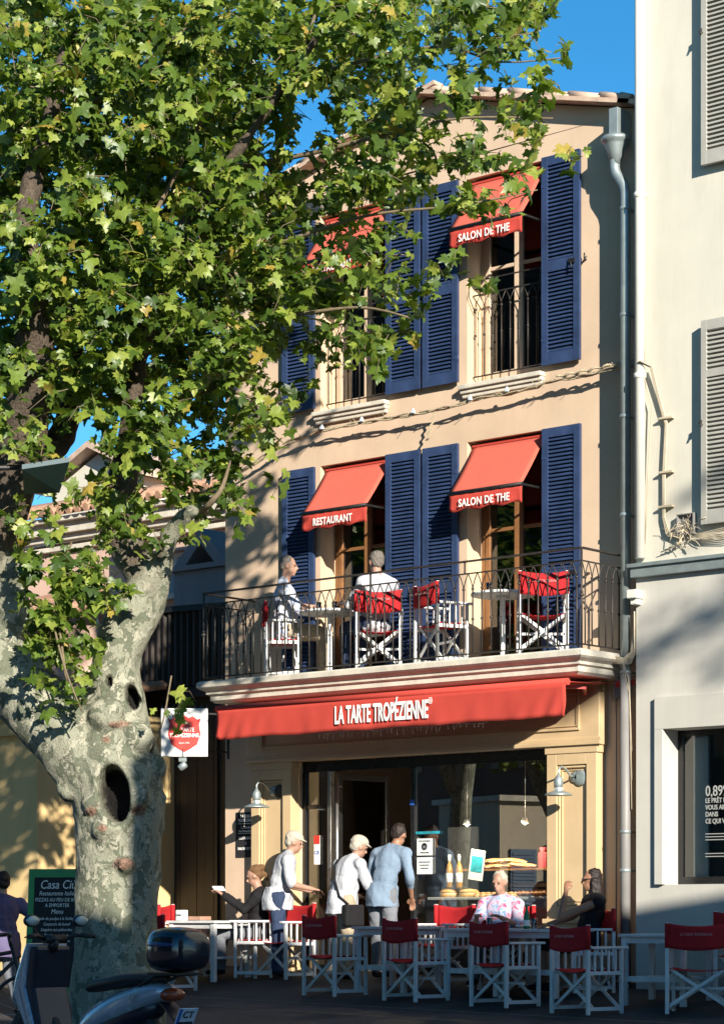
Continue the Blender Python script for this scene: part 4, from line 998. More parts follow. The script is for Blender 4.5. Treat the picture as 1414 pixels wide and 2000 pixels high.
chairs = [  # x, n, rotation, label, group
 (2.95, 1.40, -14, 'red and white folding chair at the left end of the front row', 'front row'),
 (4.12, 1.46, -16, 'folding chair second from the left in the front row, its back to the street', 'front row'),
 (5.32, 1.52, -15, 'middle folding chair of the front row, before the white haired woman', 'front row'),
 (6.40, 1.64, -17, 'folding chair in the front row directly before the woman in sunglasses', 'front row'),
 (7.52, 1.36, 24, 'folding chair at the right end of the front row, angled to the left', 'front row'),
 (7.62, .62, 190-180+6, 'folding chair behind the right end of the front row, by the white building', 'back row'),
 (3.72, .52, 174, 'sunlit folding chair facing the street below the pastry display', 'back row'),
 (1.52, .62, 170, 'empty sunlit folding chair facing the street beside the left pilaster', 'back row'),
 (1.06, .60, 126, 'folding chair under the young woman looking at her phone', 'occupied'),
 (.12, .85, -62, 'folding chair with a bright red back peeping out right of the tree trunk', 'left tables'),
 (.62, 1.60, -18, 'folding chair in front of the left table, partly behind the scooter case', 'left tables'),
 (4.52, .50, 196, 'folding chair under the white haired woman in the floral shirt', 'occupied'),
 (5.68, .60, 140, 'folding chair under the dark haired woman in sunglasses', 'occupied'),
]
for i, (x, n, r, lab, g) in enumerate(chairs):
    o = CH if i == 0 else copy_tree(CH)
    o['group'] = 'red and white folding chairs on the terrace'
    place(o, (x, -n, gz(x, -n)+.0), R(r), lab)
BZ = 3.42
for x, n, r, lab in [(1.33, .46, -46, 'balcony folding chair at the left end under the man in the striped shirt'),
                     (2.80, .48, 38, 'balcony folding chair under the grey haired man in the plain white shirt'),
                     (3.68, .48, -22, 'balcony folding chair left of the right hand round table'),
                     (5.02, .46, 40, 'balcony folding chair at the right end by the corner of the railing')]:
    o = copy_tree(CH); o['group'] = 'red and white folding chairs on the balcony'; place(o, (x, -n, BZ), R(r), lab); o.scale = (.86, .9, 1.02)

def square_table():
    t = thing('slatted_table', 'x', 'table'); w2 = .36; wd = mt['white_wood']
    m = MB()
    for i in range(8): m.box(-w2+.03+i*.083, -w2+.03+i*.083+.076, -w2+.03, w2-.03, .675, .695)
    for a, b, c, d in ((-w2, w2, -w2, -w2+.03), (-w2, w2, w2-.03, w2), (-w2, -w2+.03, -w2+.03, w2-.03), (w2-.03, w2, -w2+.03, w2-.03)): m.box(a, b, c, d, .672, .70)
    m.build('tabletop', wd, t, bevel=.003)
    for sx in (-1, 1):
        for sy in (-1, 1): m = MB(); m.box(sx*.31-.028, sx*.31+.028, sy*.31-.028, sy*.31+.028, 0, .672); m.build('leg', wd, t, bevel=.004)
    m = MB()
    for s in (-1, 1): m.box(-.282, .282, s*.31-.012, s*.31+.012, .61, .67); m.box(s*.31-.012, s*.31+.012, -.282, .282, .61, .67)
    m.build('apron', wd, t); m = MB(); m.box(-.282, .282, -.28, .28, .26, .285); m.box(-.282, .282, -.32, -.29, .235, .29); m.build('shelf', wd, t)
    return t
TB = square_table()
for i, (x, n, r, lab) in enumerate([(.66, .95, 4, 'white slatted table at the left, in front of the young woman with the phone'),
    (3.52, 1.02, 2, 'white slatted table between the first and second front row chairs'), (4.72, 1.0, 3, 'white slatted table in front of the white haired woman'),
    (5.45, .95, 0, 'white slatted table carrying the green bottle before the woman in sunglasses'), (6.95, 1.05, 8, 'white slatted table at the right in front of the drainpipe'), (2.25, 1.0, 0, 'white slatted table left of the first front row chair')][:5]):
    o = TB if i == 0 else copy_tree(TB); o['group'] = 'white slatted tables on the terrace'; place(o, (x, -n, gz(x, -n)), R(r), lab)
def round_table():
    t = thing('round_table', 'x', 'table'); m = MB(); m.lathe([(.33, .70), (.345, .705), (.345, .725), (.33, .73)], (0,0,0), 36); m.build('tabletop', mt['white'], t)
    m = MB(); m.lathe([(.05, .02), (.03, .06), (.026, .66), (.09, .70)], (0,0,0), 14); m.build('pedestal', mt['white'], t)
    for k in range(4):
        a = k*PI/2+.5; m = MB(); m.bar((0, 0, .05), (.26*math.cos(a), .26*math.sin(a), .015), .04, .025); m.build('foot', mt['white'], t)
    return t
RT = round_table()
for i, (x, n, lab) in enumerate([(4.46, .40, 'right hand round white table on the balcony near the right window'), (2.06, .46, 'round white table between the two men on the balcony'), (3.78, .36, 'middle round table on the balcony in front of the shutters')][:2]):
    o = RT if i == 0 else copy_tree(RT); o['group'] = 'round tables on the balcony'; place(o, (x, -n, BZ), i*.4, lab)

# things on the tables
def glassware(x, n, z, lab, k=0):
    t = thing('drinking_glass', lab, 'glass', (x, -n, z)); m = MB(); m.lathe([(.028, 0), (.034, .11), (.031, .11), (.026, .006)], (0,0,0), 14); m.build('tumbler', mt['tumbler'], t)
def tabz(x, n): return gz(x, -n)+.702
b = thing('water_bottle', 'slim green glass bottle on the table before the woman in sunglasses', 'bottle', (5.30, -1.12, tabz(5.45, .95)))
m = MB(); m.lathe([(.030, 0), (.034, .008), (.034, .11), (.026, .16), (.013, .20), (.012, .25)], (0,0,0), 16); m.build('glass_body', mt['green_glass'], b)
m = MB(); m.lathe([(.014, .25), (.015, .265), (.01, .27)], (0,0,0), 10); m.build('cap', mt['white'], b); m = MB(); m.lathe([(.0345, .03), (.0348, .031), (.0348, .09), (.0345, .091)], (0,0,0), 16); m.build('label', mt['paper'], b)
for x, n, lab in ((5.60, 1.05, 'white plate on the table in front of the woman in sunglasses'), (4.62, 1.05, 'white plate in front of the white haired woman')):
    t = thing('plate', lab, 'plate', (x, -n, tabz(x, n-.05)+.006)); m = MB(); m.lathe([(.06, 0), (.115, .016), (.118, .018), (.06, .006)], (0,0,0), 24); m.build('dish', mt['ceramic'], t)
glassware(5.45, 1.2, tabz(5.45, .95), 'clear drinking glass beside the green bottle'); glassware(4.85, 1.15, tabz(4.72, 1.0), 'clear drinking glass on the white haired woman\'s table')
for i, (x, n, c) in enumerate([(1.93, .50, 0), (2.10, .42, 1), (2.02, .28, 1), (4.35, .5, 1)]):
    glassware(x, n, BZ+.732, ['clear glass at the front of the left balcony table', 'clear glass in the middle of the left balcony table', 'clear glass at the back of the left balcony table', 'clear glass on the right hand balcony table'][i])
t = thing('menu_holder', 'white menu card holder standing on the left terrace table', 'menu holder', (.40, -1.15, tabz(.66, .95)-.0)); m = MB(); m.box(-.05, .05, -.05, .05, 0, .12); m.build('block', mt['paper'], t, bevel=.004); text('MENU', .03, mt['black_sign'], t, (0, -.052, .05))
t = thing('cream_tray', 'flat salmon coloured food box lying on the left terrace table', 'tray', (.52, -1.0, tabz(.66, .95)+.002)); m = MB(); m.box(-.12, .12, -.09, .09, 0, .045); m.build('box', mt['skin'], t, bevel=.006)

# ============================================================= PEOPLE
def figure(name_label, loc, rz, hip, neck, head, hands, knees, feet, skin='skin', hair='hair_brown', shirt='cloth_white', pants='cloth_navy', sleeves=.55, hat=None, look=(0, 1, -.1), hair_len=.0, sc=1.0, elbows=None, shoulders=.19, vest=False, dress=False, glasses=False, bun=False, belly=1.0, extra=None):
    t = thing('person', name_label, 'person', loc, rz); t.scale = (sc,)*3
    hip = Vector(hip); neck = Vector(neck); head = Vector(head); look = Vector(look).normalized()
    sd = Vector((1, 0, 0)); ax = (neck-hip).normalized()
    L = []
    for s in (-1, 1): L.append(neck+sd*s*shoulders-ax*.06)
    body = MB(); S = mt[skin]
    def limb(mb, pts, rs):
        mb.tube(pts, rs, 12)
        for p, r in zip(pts, rs): mb.ell(p, r*1.0, 10, 6)
    fwd = Vector((0, 1, 0)); chest = hip.lerp(neck, .68)
    def torso(mb, k=0):
        q = ax.to_track_quat('Z', 'Y').to_matrix() if False else Matrix.Rotation(-math.atan2(ax.y, ax.z), 3, 'X')
        mb.ell(hip, (.165+k, .125+k, .13+k), 14, 10, q); mb.ell(hip.lerp(neck, .32), ((.142+k)*belly, (.112+k)*belly, .16+k), 14, 10, q)
        mb.ell(chest, (.165+k, .118+k, .19+k), 14, 10, q); mb.tube([L[0], L[1]], .062+k, 12)
        for p in L: mb.ell(p, .066+k, 10, 8)
        for p in L: mb.tube([neck+ax*.02, p], [.05+k, .055+k], 10)
    torso(body); body.tube([neck-ax*.04, head-Vector((0, 0, .06))-look*.02], [.058, .052], 12)
    # head
    rot = look.to_track_quat('Y', 'Z').to_matrix()
    H = lambda x, y, z: head+rot @ Vector((x, y, z))
    body.ell(head+rot @ Vector((0, -.012, .02)), (.074, .092, .098), 16, 12, rot); body.ell(H(0, .022, -.045), (.055, .062, .065), 14, 10, rot); body.ell(H(0, .058, -.088), (.026, .024, .02), 10, 6, rot)
    body.tube([H(0, .080, .02), H(0, .105, -.02), H(0, .095, -.03)], [.010, .016, .012], 8); body.ell(H(0, .084, -.056), (.024, .010, .007), 8, 6, rot); body.ell(H(0, .082, -.066), (.020, .010, .007), 8, 6, rot)
    for s in (-1, 1): body.ell(H(s*.076, -.01, -.005), (.012, .022, .032), 8, 6, rot); body.ell(H(s*.03, .078, .03), (.022, .012, .007), 8, 6, rot)
    elb = []
    for i, s in enumerate((-1, 1)):
        a = L[i]; h = Vector(hands[i]); d = h-a; l1, l2 = .29, .27
        if elbows and elbows[i]: e = Vector(elbows[i])
        else:
            dl = min(d.length, l1+l2-.01); k = (l1*l1-l2*l2+dl*dl)/(2*dl); hh = math.sqrt(max(l1*l1-k*k, 0)); dn = d.normalized()
            pole = Vector((s*.6, -.5, -1)); pole = (pole-dn*pole.dot(dn)).normalized(); e = a+dn*k+pole*hh
        elb.append(e); limb(body, [a, a.lerp(e, .5), e], [.050, .045, .038]); limb(body, [e, e.lerp(h, .35), h], [.037, .037, .026])
        fd = (h-e).normalized(); sx = fd.cross(Vector((0, 0, 1)));  sx = sx.normalized() if sx.length > .1 else Vector((1, 0, 0)); up = sx.cross(fd)
        pm = h+fd*.05; q = Matrix((sx, fd, up)).transposed(); body.ell(pm, (.040, .052, .017), 10, 8, q)
        for f in range(4):
            off = (f-1.5)*.020; ln = (.068, .078, .073, .058)[f]; b0 = h+fd*.088+sx*off
            p1 = b0+fd*ln*.45-up*.008; p2 = p1+fd*ln*.3-up*.022; p3 = p2+fd*ln*.1-up*.022
            body.tube([b0-fd*.01, p1, p2, p3], [.0095, .0090, .0085, .0075], 7)
        tb = h+fd*.03-sx*s*.034; body.tube([tb, tb-sx*s*.022+fd*.028-up*.008, tb-sx*s*.016+fd*.055-up*.018], [.011, .010, .008], 7)
    hipj = [hip+sd*s*.09-Vector((0, 0, .02)) for s in (-1, 1)]
    for i in range(2):
        k = Vector(knees[i]); f = Vector(feet[i]); limb(body, [hipj[i], hipj[i].lerp(k, .5), k], [.088, .074, .056]); limb(body, [k, k.lerp(f, .3), f], [.054, .054, .036])
    remesh(body, 'body', S, t, .0115, 2)
    # eyes
    e = MB()
    for s in (-1, 1): e.ell(H(s*.03, .078, .012), (.012, .010, .007), 8, 6, rot)
    e.build('eyes', mt['eye'], t)
    # clothes
    c = MB(); torso(c, .014)
    if not vest:
        for i in range(2):
            a, el, h = L[i], elb[i], Vector(hands[i])
            if sleeves <= .6: q = a.lerp(el, sleeves/.6); limb(c, [a, a.lerp(q, .5), q], [.066, .064, .062])
            else: limb(c, [a, a.lerp(el, .5), el], [.066, .060, .054]); q = el.lerp(h, (sleeves-.6)/.4*.92); limb(c, [el, q], [.053, .044])
    c.ell(hip-ax*.04, (.19, .15, .12), 12, 8)
    if hip.z > .7 and not dress: c.tube([hip+ax*.08, hip-Vector((0, 0, .06)), hip-Vector((0, 0, .17))], [.165, .178, .182], 16)
    if dress:
        for i in range(2): k = Vector(knees[i]); limb(c, [hipj[i], hipj[i].lerp(k, .5), k], [.12, .11, .09])
    c.v = [Vector(v) for v in c.v]
    crumple(remesh(c, 'shirt' if not dress else 'dress', mt[shirt], t, .012, 1), .009, 22, loc[0])
    if not dress:
        c = MB(); c.ell(hip-Vector((0, 0, .02)), (.182, .142, .13), 12, 8)
        for i in range(2):
            k = Vector(knees[i]); f = Vector(feet[i]); limb(c, [hipj[i], hipj[i].lerp(k, .5), k], [.104, .092, .074]); limb(c, [k, k.lerp(f, .45), k.lerp(f, .93)], [.073, .068, .058])
        crumple(remesh(c, 'trousers', mt[pants], t, .013, 1), .007, 24, loc[0])
    # shoes
    for i in range(2):
        f = Vector(feet[i]); m = MB(); d = Vector((f.x-Vector(knees[i]).x, .12, 0)).normalized() if False else Vector((.1*(-1 if i == 0 else 1), 1, 0)).normalized()
        m.ell(f+d*.07-Vector((0, 0, .035)), (.044, .125, .034), 12, 8, Matrix.Rotation(math.atan2(-d.x, d.y), 3, 'Z')); m.ell(f-Vector((0, 0, .01)), (.042, .05, .05), 10, 6)
        remesh(m, 'shoe', mt['cloth_black' if i < 5 else hair], t, .014, 1)
    # hair / hat
    m = MB()
    if hair:
        m.ell(H(0, -.034, .048), (.080, .086, .082), 16, 12, rot); m.ell(H(0, -.058, .005), (.074, .052, .070), 14, 10, rot)
        for s in (-1, 1): m.ell(H(s*.064, -.036, .022), (.018, .040, .040), 10, 8, rot)
        if hair_len > 0:
            for k in range(9):
                a = -1.9+3.8*k/8; p = H(.078*math.sin(a), -.03-.06*math.cos(a), .02); m.tube([p, p+Vector((0, -.012, -hair_len*.5)), p+Vector((.01*math.sin(k*3), .0, -hair_len))], [.032, .034, .018], 8)
        if bun: m.ell(H(0, -.12, .06), (.045, .045, .045), 10, 8)
        if bun: m.tube([H(0.0, -.11, .0), H(.02, -.14, -.06), H(.03, -.12, -.12)], [.03, .022, .008], 7)
        rnd = random.Random(int(head.z*1000)); n0 = len(m.v)
        for k in range(60):
            a = rnd.uniform(0, 2*PI); z = rnd.uniform(0, 1); p = H(.078*math.cos(a)*(1-z*.4), -.035+.08*math.sin(a)*(1-z*.4)-.01, .05+.075*z)
            if (rot.transposed() @ (p-head)).y < .045: m.ell(p-(p-head)*.10, (.018, .018, .014), 6, 4)
        crumple(remesh(m, 'hair', mt[hair], t, .009, 1), .004, 70, loc[0], .002)
    if hat:
        m = MB(); m.ell(H(0, -.012, .075), (.092, .105, .07), 16, 10, rot); m.ell(H(0, .07, .055), (.07, .075, .012), 14, 6, rot); remesh(m, 'hat', mt[hat], t, .0105, 2)
    if glasses:
        m = MB()
        for s in (-1, 1): m.ell(H(s*.033, .088, .012), (.030, .008, .022), 12, 6, rot); m.tube([H(s*.06, .08, .018), H(s*.082, -.01, .018)], .004, 5)
        m.tube([H(-.01, .095, .018), H(.01, .095, .018)], .004, 5); m.build('sunglasses', mt['black_panel'], t)
    return t
def at(x, n, dz=0): return (x, -n, gz(x, -n)+dz)
seated = dict(hip=(0, -.04, .55), neck=(0, -.10, 1.03), head=(0, -.05, 1.22), knees=((-.11, .40, .52), (.11, .40, .52)), feet=((-.11, .38, .09), (.12, .42, .09)))
# young woman with phone (faces left)
figure('young woman with a blond bun and black cardigan looking down at her phone', at(1.03, .60), R(126), hair='hair_blond', shirt='cloth_black', pants='cloth_grey', bun=True, sleeves=1.0,
       hands=((-.10, .36, .98), (.06, .36, .97)), look=(0, 1, -.45), **{**seated, 'head': (0, .0, 1.20), 'neck': (0, -.07, 1.02)}, elbows=((-.20, .10, .80), (.20, .10, .80)), skin='skin', sc=.97)
ph = thing('phone', 'white phone held up in the hands of the young woman', 'phone', (.56, -.70, 1.02)); m = MB(); m.box(-.075, .075, -.006, .006, -.04, .04, Matrix.Rotation(R(75), 4, 'Z') @ Matrix.Rotation(R(-50), 4, 'X')); m.build('case', mt['paper'], ph, bevel=.004)
# white haired woman with floral shirt
figure('white haired woman in a pink and blue floral shirt seated below the pastry display', at(4.50, .52), R(196), hair='hair_white', shirt='cloth_floral', pants='cloth_grey', sleeves=.6,
       hands=((-.14, .32, .76), (.14, .32, .76)), look=(.1, 1, -.25), **{**seated, 'neck': (0, -.06, .97), 'head': (0, 0.0, 1.14)}, belly=1.15, sc=.97)
# woman in sunglasses
figure('dark haired woman in sunglasses and black sleeveless top, hand near her chin', at(5.66, .62), R(140), hair='hair_brown', hair_len=.30, shirt='cloth_black', dress=True, vest=True, skin='skin_tan', glasses=True,
       hands=((-.02, .20, 1.08), (.22, .34, .72)), elbows=((-.18, .30, .80), (.27, .06, .80)), look=(0.15, 1, -.05), **{**seated, 'neck': (0, -.12, 1.02), 'head': (0, -.08, 1.19)}, sc=.97)
# entrance group
stand = dict(knees=((-.10, .03, .50), (.10, -.02, .50)), feet=((-.11, 0, .09), (.11, -.05, .09)))
figure('man in a white cap and pale shirt leaning at the left of the shop door', at(1.42, .60), R(-42), hip=(0, -.02, .95), neck=(0, .10, 1.40), head=(0, .17, 1.55), hands=((-.22, .38, 1.0), (.22, .36, 1.02)), look=(0, 1, -.3), hair='hair_white', hat='hat', shirt='cloth_white', pants='cloth_navy', **stand)
figure('stooping man in white shirt and cream hat, bag strap across his back', at(2.40, .62), R(-12), hip=(0, -.02, .92), neck=(0, .12, 1.36), head=(0.03, .20, 1.50), hands=((-.22, .42, .95), (.24, .40, .95)), look=(.2, 1, -.4), hair='hair_white', hat='hat', shirt='cloth_white', pants='cloth_beige', belly=1.15, **stand)
bag = thing('shoulder_strap', 'black bag strap lying across the stooping man\'s white shirt', 'strap', at(2.40, .62), R(-12)); m = MB(); m.tube([(-.13, .06, 1.40), (-.10, -.045, 1.30), (.0, -.115, 1.12), (.12, -.145, .95), (.2, -.08, .86)], .013, 6); m.build('strap', mt['cloth_black'], bag)
m = MB(); m.box(.15, .24, -.14, .12, .62, .86); m.build('pouch', mt['cloth_black'], bag, bevel=.02)
figure('man in a light blue shirt bending forward in the shop doorway', at(2.82, .42), R(4), hip=(0, -.03, .98), neck=(0.03, .12, 1.46), head=(0.07, .20, 1.61), hands=((-.22, .34, 1.02), (.24, .20, .92)), look=(0, 1, -.5), hair='hair_brown', skin='skin_tan', shirt='cloth_blue', pants='cloth_grey', sleeves=.8, **stand)
# balcony men
figure('grey haired man in a blue striped white shirt seated at the left of the balcony', (1.45, -.44, BZ), R(-50), hair='hair_grey', shirt='cloth_striped', pants='cloth_beige', sleeves=.6, look=(.1, 1, -.1),
       hands=((-.1, .36, .80), (.22, .34, .80)), **{**seated, 'neck': (0, -.08, 1.10), 'head': (0, -.02, 1.30), 'hip': (0, -.04, .58)}, belly=1.1)
figure('grey haired man in plain white shirt seated with his back to the street', (2.70, -.44, BZ), R(74), hair='hair_grey', shirt='cloth_white', pants='cloth_navy', sleeves=.6, look=(.1, 1, 0),
       hands=((-.2, .32, .80), (.12, .34, .80)), **{**seated, 'neck': (0, -.08, 1.04), 'head': (0, -.03, 1.22)}, belly=1.15)
# passer-by cut by the left frame edge
p0 = depth_pt(6, 1790, 24)
figure('passer-by in a dusty purple top walking at the far left edge', (p0.x, p0.y, gz(p0.x, p0.y)), R(75), hip=(0, 0, .78), neck=(0, .02, 1.20), head=(0, .05, 1.36), hands=((-.25, .16, .76), (.25, -.12, .74)), look=(0, 1, -.1), hair='hair_brown', shirt='cloth_purple', pants='cloth_grey', sleeves=.6,
       knees=((-.09, .14, .42), (.09, .0, .42)), feet=((-.10, .18, .08), (.10, -.22, .10)))

# ============================================================= PLANE TREE
DT = 21.0
def tp(px, py, d=DT): return depth_pt(px, py, d)
def plane_tree():
    base = tp(228, 1985); base.z = gz(base.x, base.y)-.05
    t = thing('plane_tree', 'big mottled plane tree with a hollow in its pale trunk and a wide leafy crown', 'tree', tuple(base))
    B = Matrix.Translation(-base); sc = lambda d: d/FOC
    m = MB()
    def limb(pts, seg=20):
        # pts: (px, py, width px, depth) -> densified smooth path
        P = [tp(a, b, d) for a, b, w_, d in pts]; Rr = [w_/2*sc(d) for a, b, w_, d in pts]
        out, ro = [], []
        for i in range(len(P)-1):
            p0 = P[max(i-1, 0)]; p1 = P[i]; p2 = P[i+1]; p3 = P[min(i+2, len(P)-1)]; n = max(2, int((p2-p1).length/.12))
            for k in range(n):
                u = k/n; q = .5*((2*p1)+(p2-p0)*u+(2*p0-5*p1+4*p2-p3)*u*u+(3*p1-p0-3*p2+p3)*u**3)
                out.append(q-base); ro.append(Rr[i]*(1-u)+Rr[i+1]*u)
        out.append(P[-1]-base); ro.append(Rr[-1]); return out, ro
    D = DT
    trunk = [(225, 2060, 215, D), (225, 1960, 185, D), (226, 1860, 168, D), (228, 1760, 158, D), (231, 1680, 162, D), (233, 1600, 182, D), (228, 1540, 186, D), (222, 1480, 176, D), (222, 1420, 140, D), (226, 1360, 116, D), (226, 1300, 100, D), (238, 1250, 102, D), (262, 1200, 100, D), (282, 1160, 84, D), (285, 1120, 60, D)]
    left = [(215, 1560, 140, D), (165, 1480, 150, D), (95, 1400, 140, D+.1), (25, 1330, 140, D+.2), (-50, 1250, 140, D+.3), (-80, 1150, 130, D+.3), (-60, 1060, 110, D+.3)]
    big = [left, trunk,
        [(-85, 1180, 110, D+.3), (-30, 1080, 100, D+.2), (15, 980, 92, D+.1), (40, 880, 90, D), (58, 780, 84, D-.2), (66, 680, 76, D-.4), (60, 560, 60, D-.6), (50, 420, 46, D-.6), (90, 260, 34, D-.4), (140, 60, 26, D-.3)],
        [(30, 1220, 60, D+.2), (22, 1150, 70, D+.2), (10, 1060, 66, D+.3), (-30, 1000, 50, D+.3)],
        [(15, 980, 60, D+.1), (75, 905, 60, D+.3), (120, 850, 54, D+.5), (138, 790, 44, D+.6), (150, 650, 34, D+.7), (210, 460, 26, D+.8), (330, 260, 18, D+.9)],
        [(285, 1140, 60, D), (255, 1080, 76, D+.1), (236, 1010, 78, D+.2), (238, 940, 66, D+.2), (252, 870, 50, D+.2), (262, 780, 42, D+.1), (285, 640, 34, D), (350, 470, 28, D-.3), (440, 330, 22, D-.6), (560, 160, 18, D-.9), (650, 20, 14, D-1.1)],
        [(300, 1150, 60, D), (318, 1095, 40, D-.1), (332, 1048, 34, D-.2), (352, 1018, 28, D-.3), (370, 1002, 22, D-.35), (380, 998, 18, D-.4)],
        [(180, 1390, 60, D), (172, 1345, 34, D-.05), (166, 1320, 20, D-.1)]]
    paths = []
    for b in big:
        p, r = limb(b); paths.append((p, r)); m.tube(p, r, 20)
        for q in (0, -1): m.ell(p[q], r[q]*.98, 14, 8)
    # burrs and swellings
    for px, py, r, dd in ((300, 1500, 26, -.1), (311, 1560, 17, -.05), (306, 1615, 20, 0), (140, 1540, 30, -.1), (265, 1440, 34, -.25), (270, 1555, 26, -.38), (178, 1570, 20, -.34), (200, 1620, 22, -.36), (245, 1690, 22, -.34), (272, 1180, 40, -.05), (210, 1400, 40, -.25)):
        m.ell(tp(px, py, D+dd)-base, r*sc(D), 10, 8)
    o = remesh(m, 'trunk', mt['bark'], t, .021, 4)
    me = o.data
    n = len(me.vertices); co = np.empty(n*3); me.vertices.foreach_get('co', co); co = co.reshape(-1, 3)
    wco = co+np.array(base)
    # lumpy bark: low-frequency displacement along the normal
    nr = np.empty(n*3); me.vertices.foreach_get('normal', nr); nr = nr.reshape(-1, 3)
    f = lambda a, k, s_: np.sin(a[:, 0]*k+s_)*np.sin(a[:, 1]*k*1.1+s_*2)*np.sin(a[:, 2]*k*.7+s_*3)
    disp = .018*f(wco, 7, 1)+.012*f(wco, 15, 2)+.006*f(wco, 33, 4)
    co += nr*disp[:, None]; wco = co+np.array(base)
    # photo-space ellipse of the hollows, carved really inwards (away from the street)
    s, c = math.sin(TH), math.cos(TH); X = wco[:, 0]-CAM.x; Y = wco[:, 1]-CAM.y
    dep = -s*X+c*Y; px = 707+FOC*(c*X+s*Y)/dep; py = 1790-FOC*(wco[:, 2]-CAM.z)/dep
    fw = np.array([-s, c, 0]); facing = (nr@fw) < -.15
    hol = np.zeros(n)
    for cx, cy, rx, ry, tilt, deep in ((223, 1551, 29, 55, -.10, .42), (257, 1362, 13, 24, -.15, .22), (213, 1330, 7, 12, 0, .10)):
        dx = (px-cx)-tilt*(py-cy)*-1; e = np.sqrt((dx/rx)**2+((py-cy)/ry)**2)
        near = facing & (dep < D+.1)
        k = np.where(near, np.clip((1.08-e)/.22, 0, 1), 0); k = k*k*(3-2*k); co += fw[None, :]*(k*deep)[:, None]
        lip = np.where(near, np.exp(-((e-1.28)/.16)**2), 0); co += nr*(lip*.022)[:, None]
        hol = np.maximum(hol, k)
    me.vertices.foreach_set('co', co.ravel())
    knot = np.zeros(n)
    for cx, cy, rx, ry in ((242, 1688, 20, 11), (270, 1583, 14, 11), (178, 1585, 12, 9), (232, 1415, 22, 6), (200, 1618, 9, 7), (208, 1445, 7, 7)):
        e = np.sqrt(((px-cx)/rx)**2+((py-cy)/ry)**2)+.25*np.sin(px*.7)*np.sin(py*.6)
        k = np.where(facing, np.clip((1.15-e)/.35, 0, 1), 0); knot = np.maximum(knot, k*.85); co += nr*(k*(.012+.012*np.sin(px*.9)*np.sin(py*.8)))[:, None]
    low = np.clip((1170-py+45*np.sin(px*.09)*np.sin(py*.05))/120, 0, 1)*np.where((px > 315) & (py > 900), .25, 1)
    me.vertices.foreach_set('co', co.ravel())
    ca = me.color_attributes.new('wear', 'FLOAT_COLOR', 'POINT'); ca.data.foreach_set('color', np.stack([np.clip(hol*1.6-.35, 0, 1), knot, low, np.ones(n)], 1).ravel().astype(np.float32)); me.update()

    # secondary branches
    m = MB(); rnd = random.Random(5)
    br = [[(320, 560, 22, D-.2), (420, 520, 18, D-.7), (560, 470, 14, D-1.2), (720, 420, 10, D-1.6), (900, 400, 7, D-1.9), (1050, 370, 4, D-2)],
          [(300, 620, 22, D-.1), (400, 640, 18, D-.6), (540, 620, 14, D-1.1), (700, 600, 9, D-1.5), (800, 620, 6, D-1.8)],
          [(440, 330, 22, D-.6), (600, 300, 16, D-1.1), (760, 260, 12, D-1.5), (900, 230, 8, D-1.9), (1080, 230, 4, D-2.1)],
          [(560, 160, 16, D-.9), (700, 120, 12, D-1.3), (860, 90, 9, D-1.6), (980, 120, 6, D-1.9), (1110, 110, 4, D-2.1)],
          [(540, 330, 20, D+.4), (552, 260, 20, D+.4), (572, 180, 16, D+.3), (600, 80, 12, D+.2), (640, -60, 8, D)],
          [(252, 870, 26, D+.2), (330, 800, 20, D-.2), (420, 760, 14, D-.6), (500, 780, 8, D-1)],
          [(70, 680, 30, D), (180, 600, 22, D-.6), (300, 420, 16, D-1), (420, 180, 10, D-1.3)],
          [(60, 560, 26, D), (20, 420, 20, D-.6), (-60, 260, 14, D-1)],
          [(90, 260, 24, D-.3), (240, 160, 16, D-.8), (380, 40, 10, D-1.2)],
          [(130, 1330, 6, D-.7), (118, 1240, 5, D-.7), (110, 1150, 5, D-.6), (140, 1060, 4, D-.5)],
          [(100, 1200, 5, D-.7), (125, 1300, 4, D-.8), (160, 1390, 3, D-.8)],
          [(295, 1470, 5, D-.2), (318, 1410, 4, D-.3), (335, 1320, 3, D-.35)],
          [(395, 998, 14, D-.4), (430, 960, 10, D-.6), (450, 900, 7, D-.8)],
          [(30, 160, 5, D-1.4), (80, 172, 5, D-1.5), (160, 172, 4, D-1.5)]]
    for b in br:
        b = [(x_, y_, w_*(.62 if y_ < 950 else 1), d_+(.75 if y_ < 950 else 0)) for x_, y_, w_, d_ in b]
        p, r = limb(b); m.tube(p, r, 8)
    tw = m
    # crown: density map, 50 px cells of the photograph, depth fills the real volume
    rows = ["9999999999999999999993000", "9999999999999998558870330", "9999999999999789547754430", "9999999999965788468766400", "9999999999833897324334300",
            "9999999999733788767764100", "9999999999746888875332000", "9999999999998888756653000", "9999999999985556455000000", "9999999999986774330000000",
            "9999999999987775542000000", "9999999999988887640000000", "9999999999887786100000000", "9999999999875675000000000", "9999999998742100000000000",
            "8789888887541000000000000", "7323787656751000000000000", "6212665566300000000000000", "5212655663000000000000000", "5445665565200000000000000",
            "4234432430000000000000000", "3355531000000000000000000", "2466520000000000000000000", "1577420000000000000000000", "0775200000000000000000000",
            "0761000000000000000000000", "0463000100000000000000000", "0134003300000000000000000", "0000003100000000000000000"]
    cells = [(c*50, r*50, int(ch)) for r, row in enumerate(rows) for c, ch in enumerate(row) if ch != '0']
    cells += [(x, y, 7) for x in range(-500, 0, 50) for y in range(-400, 900, 50)]
    cells += [(x, y, 7) for x in range(0, 950, 50) for y in range(-400, 0, 50)]
    leaves = []
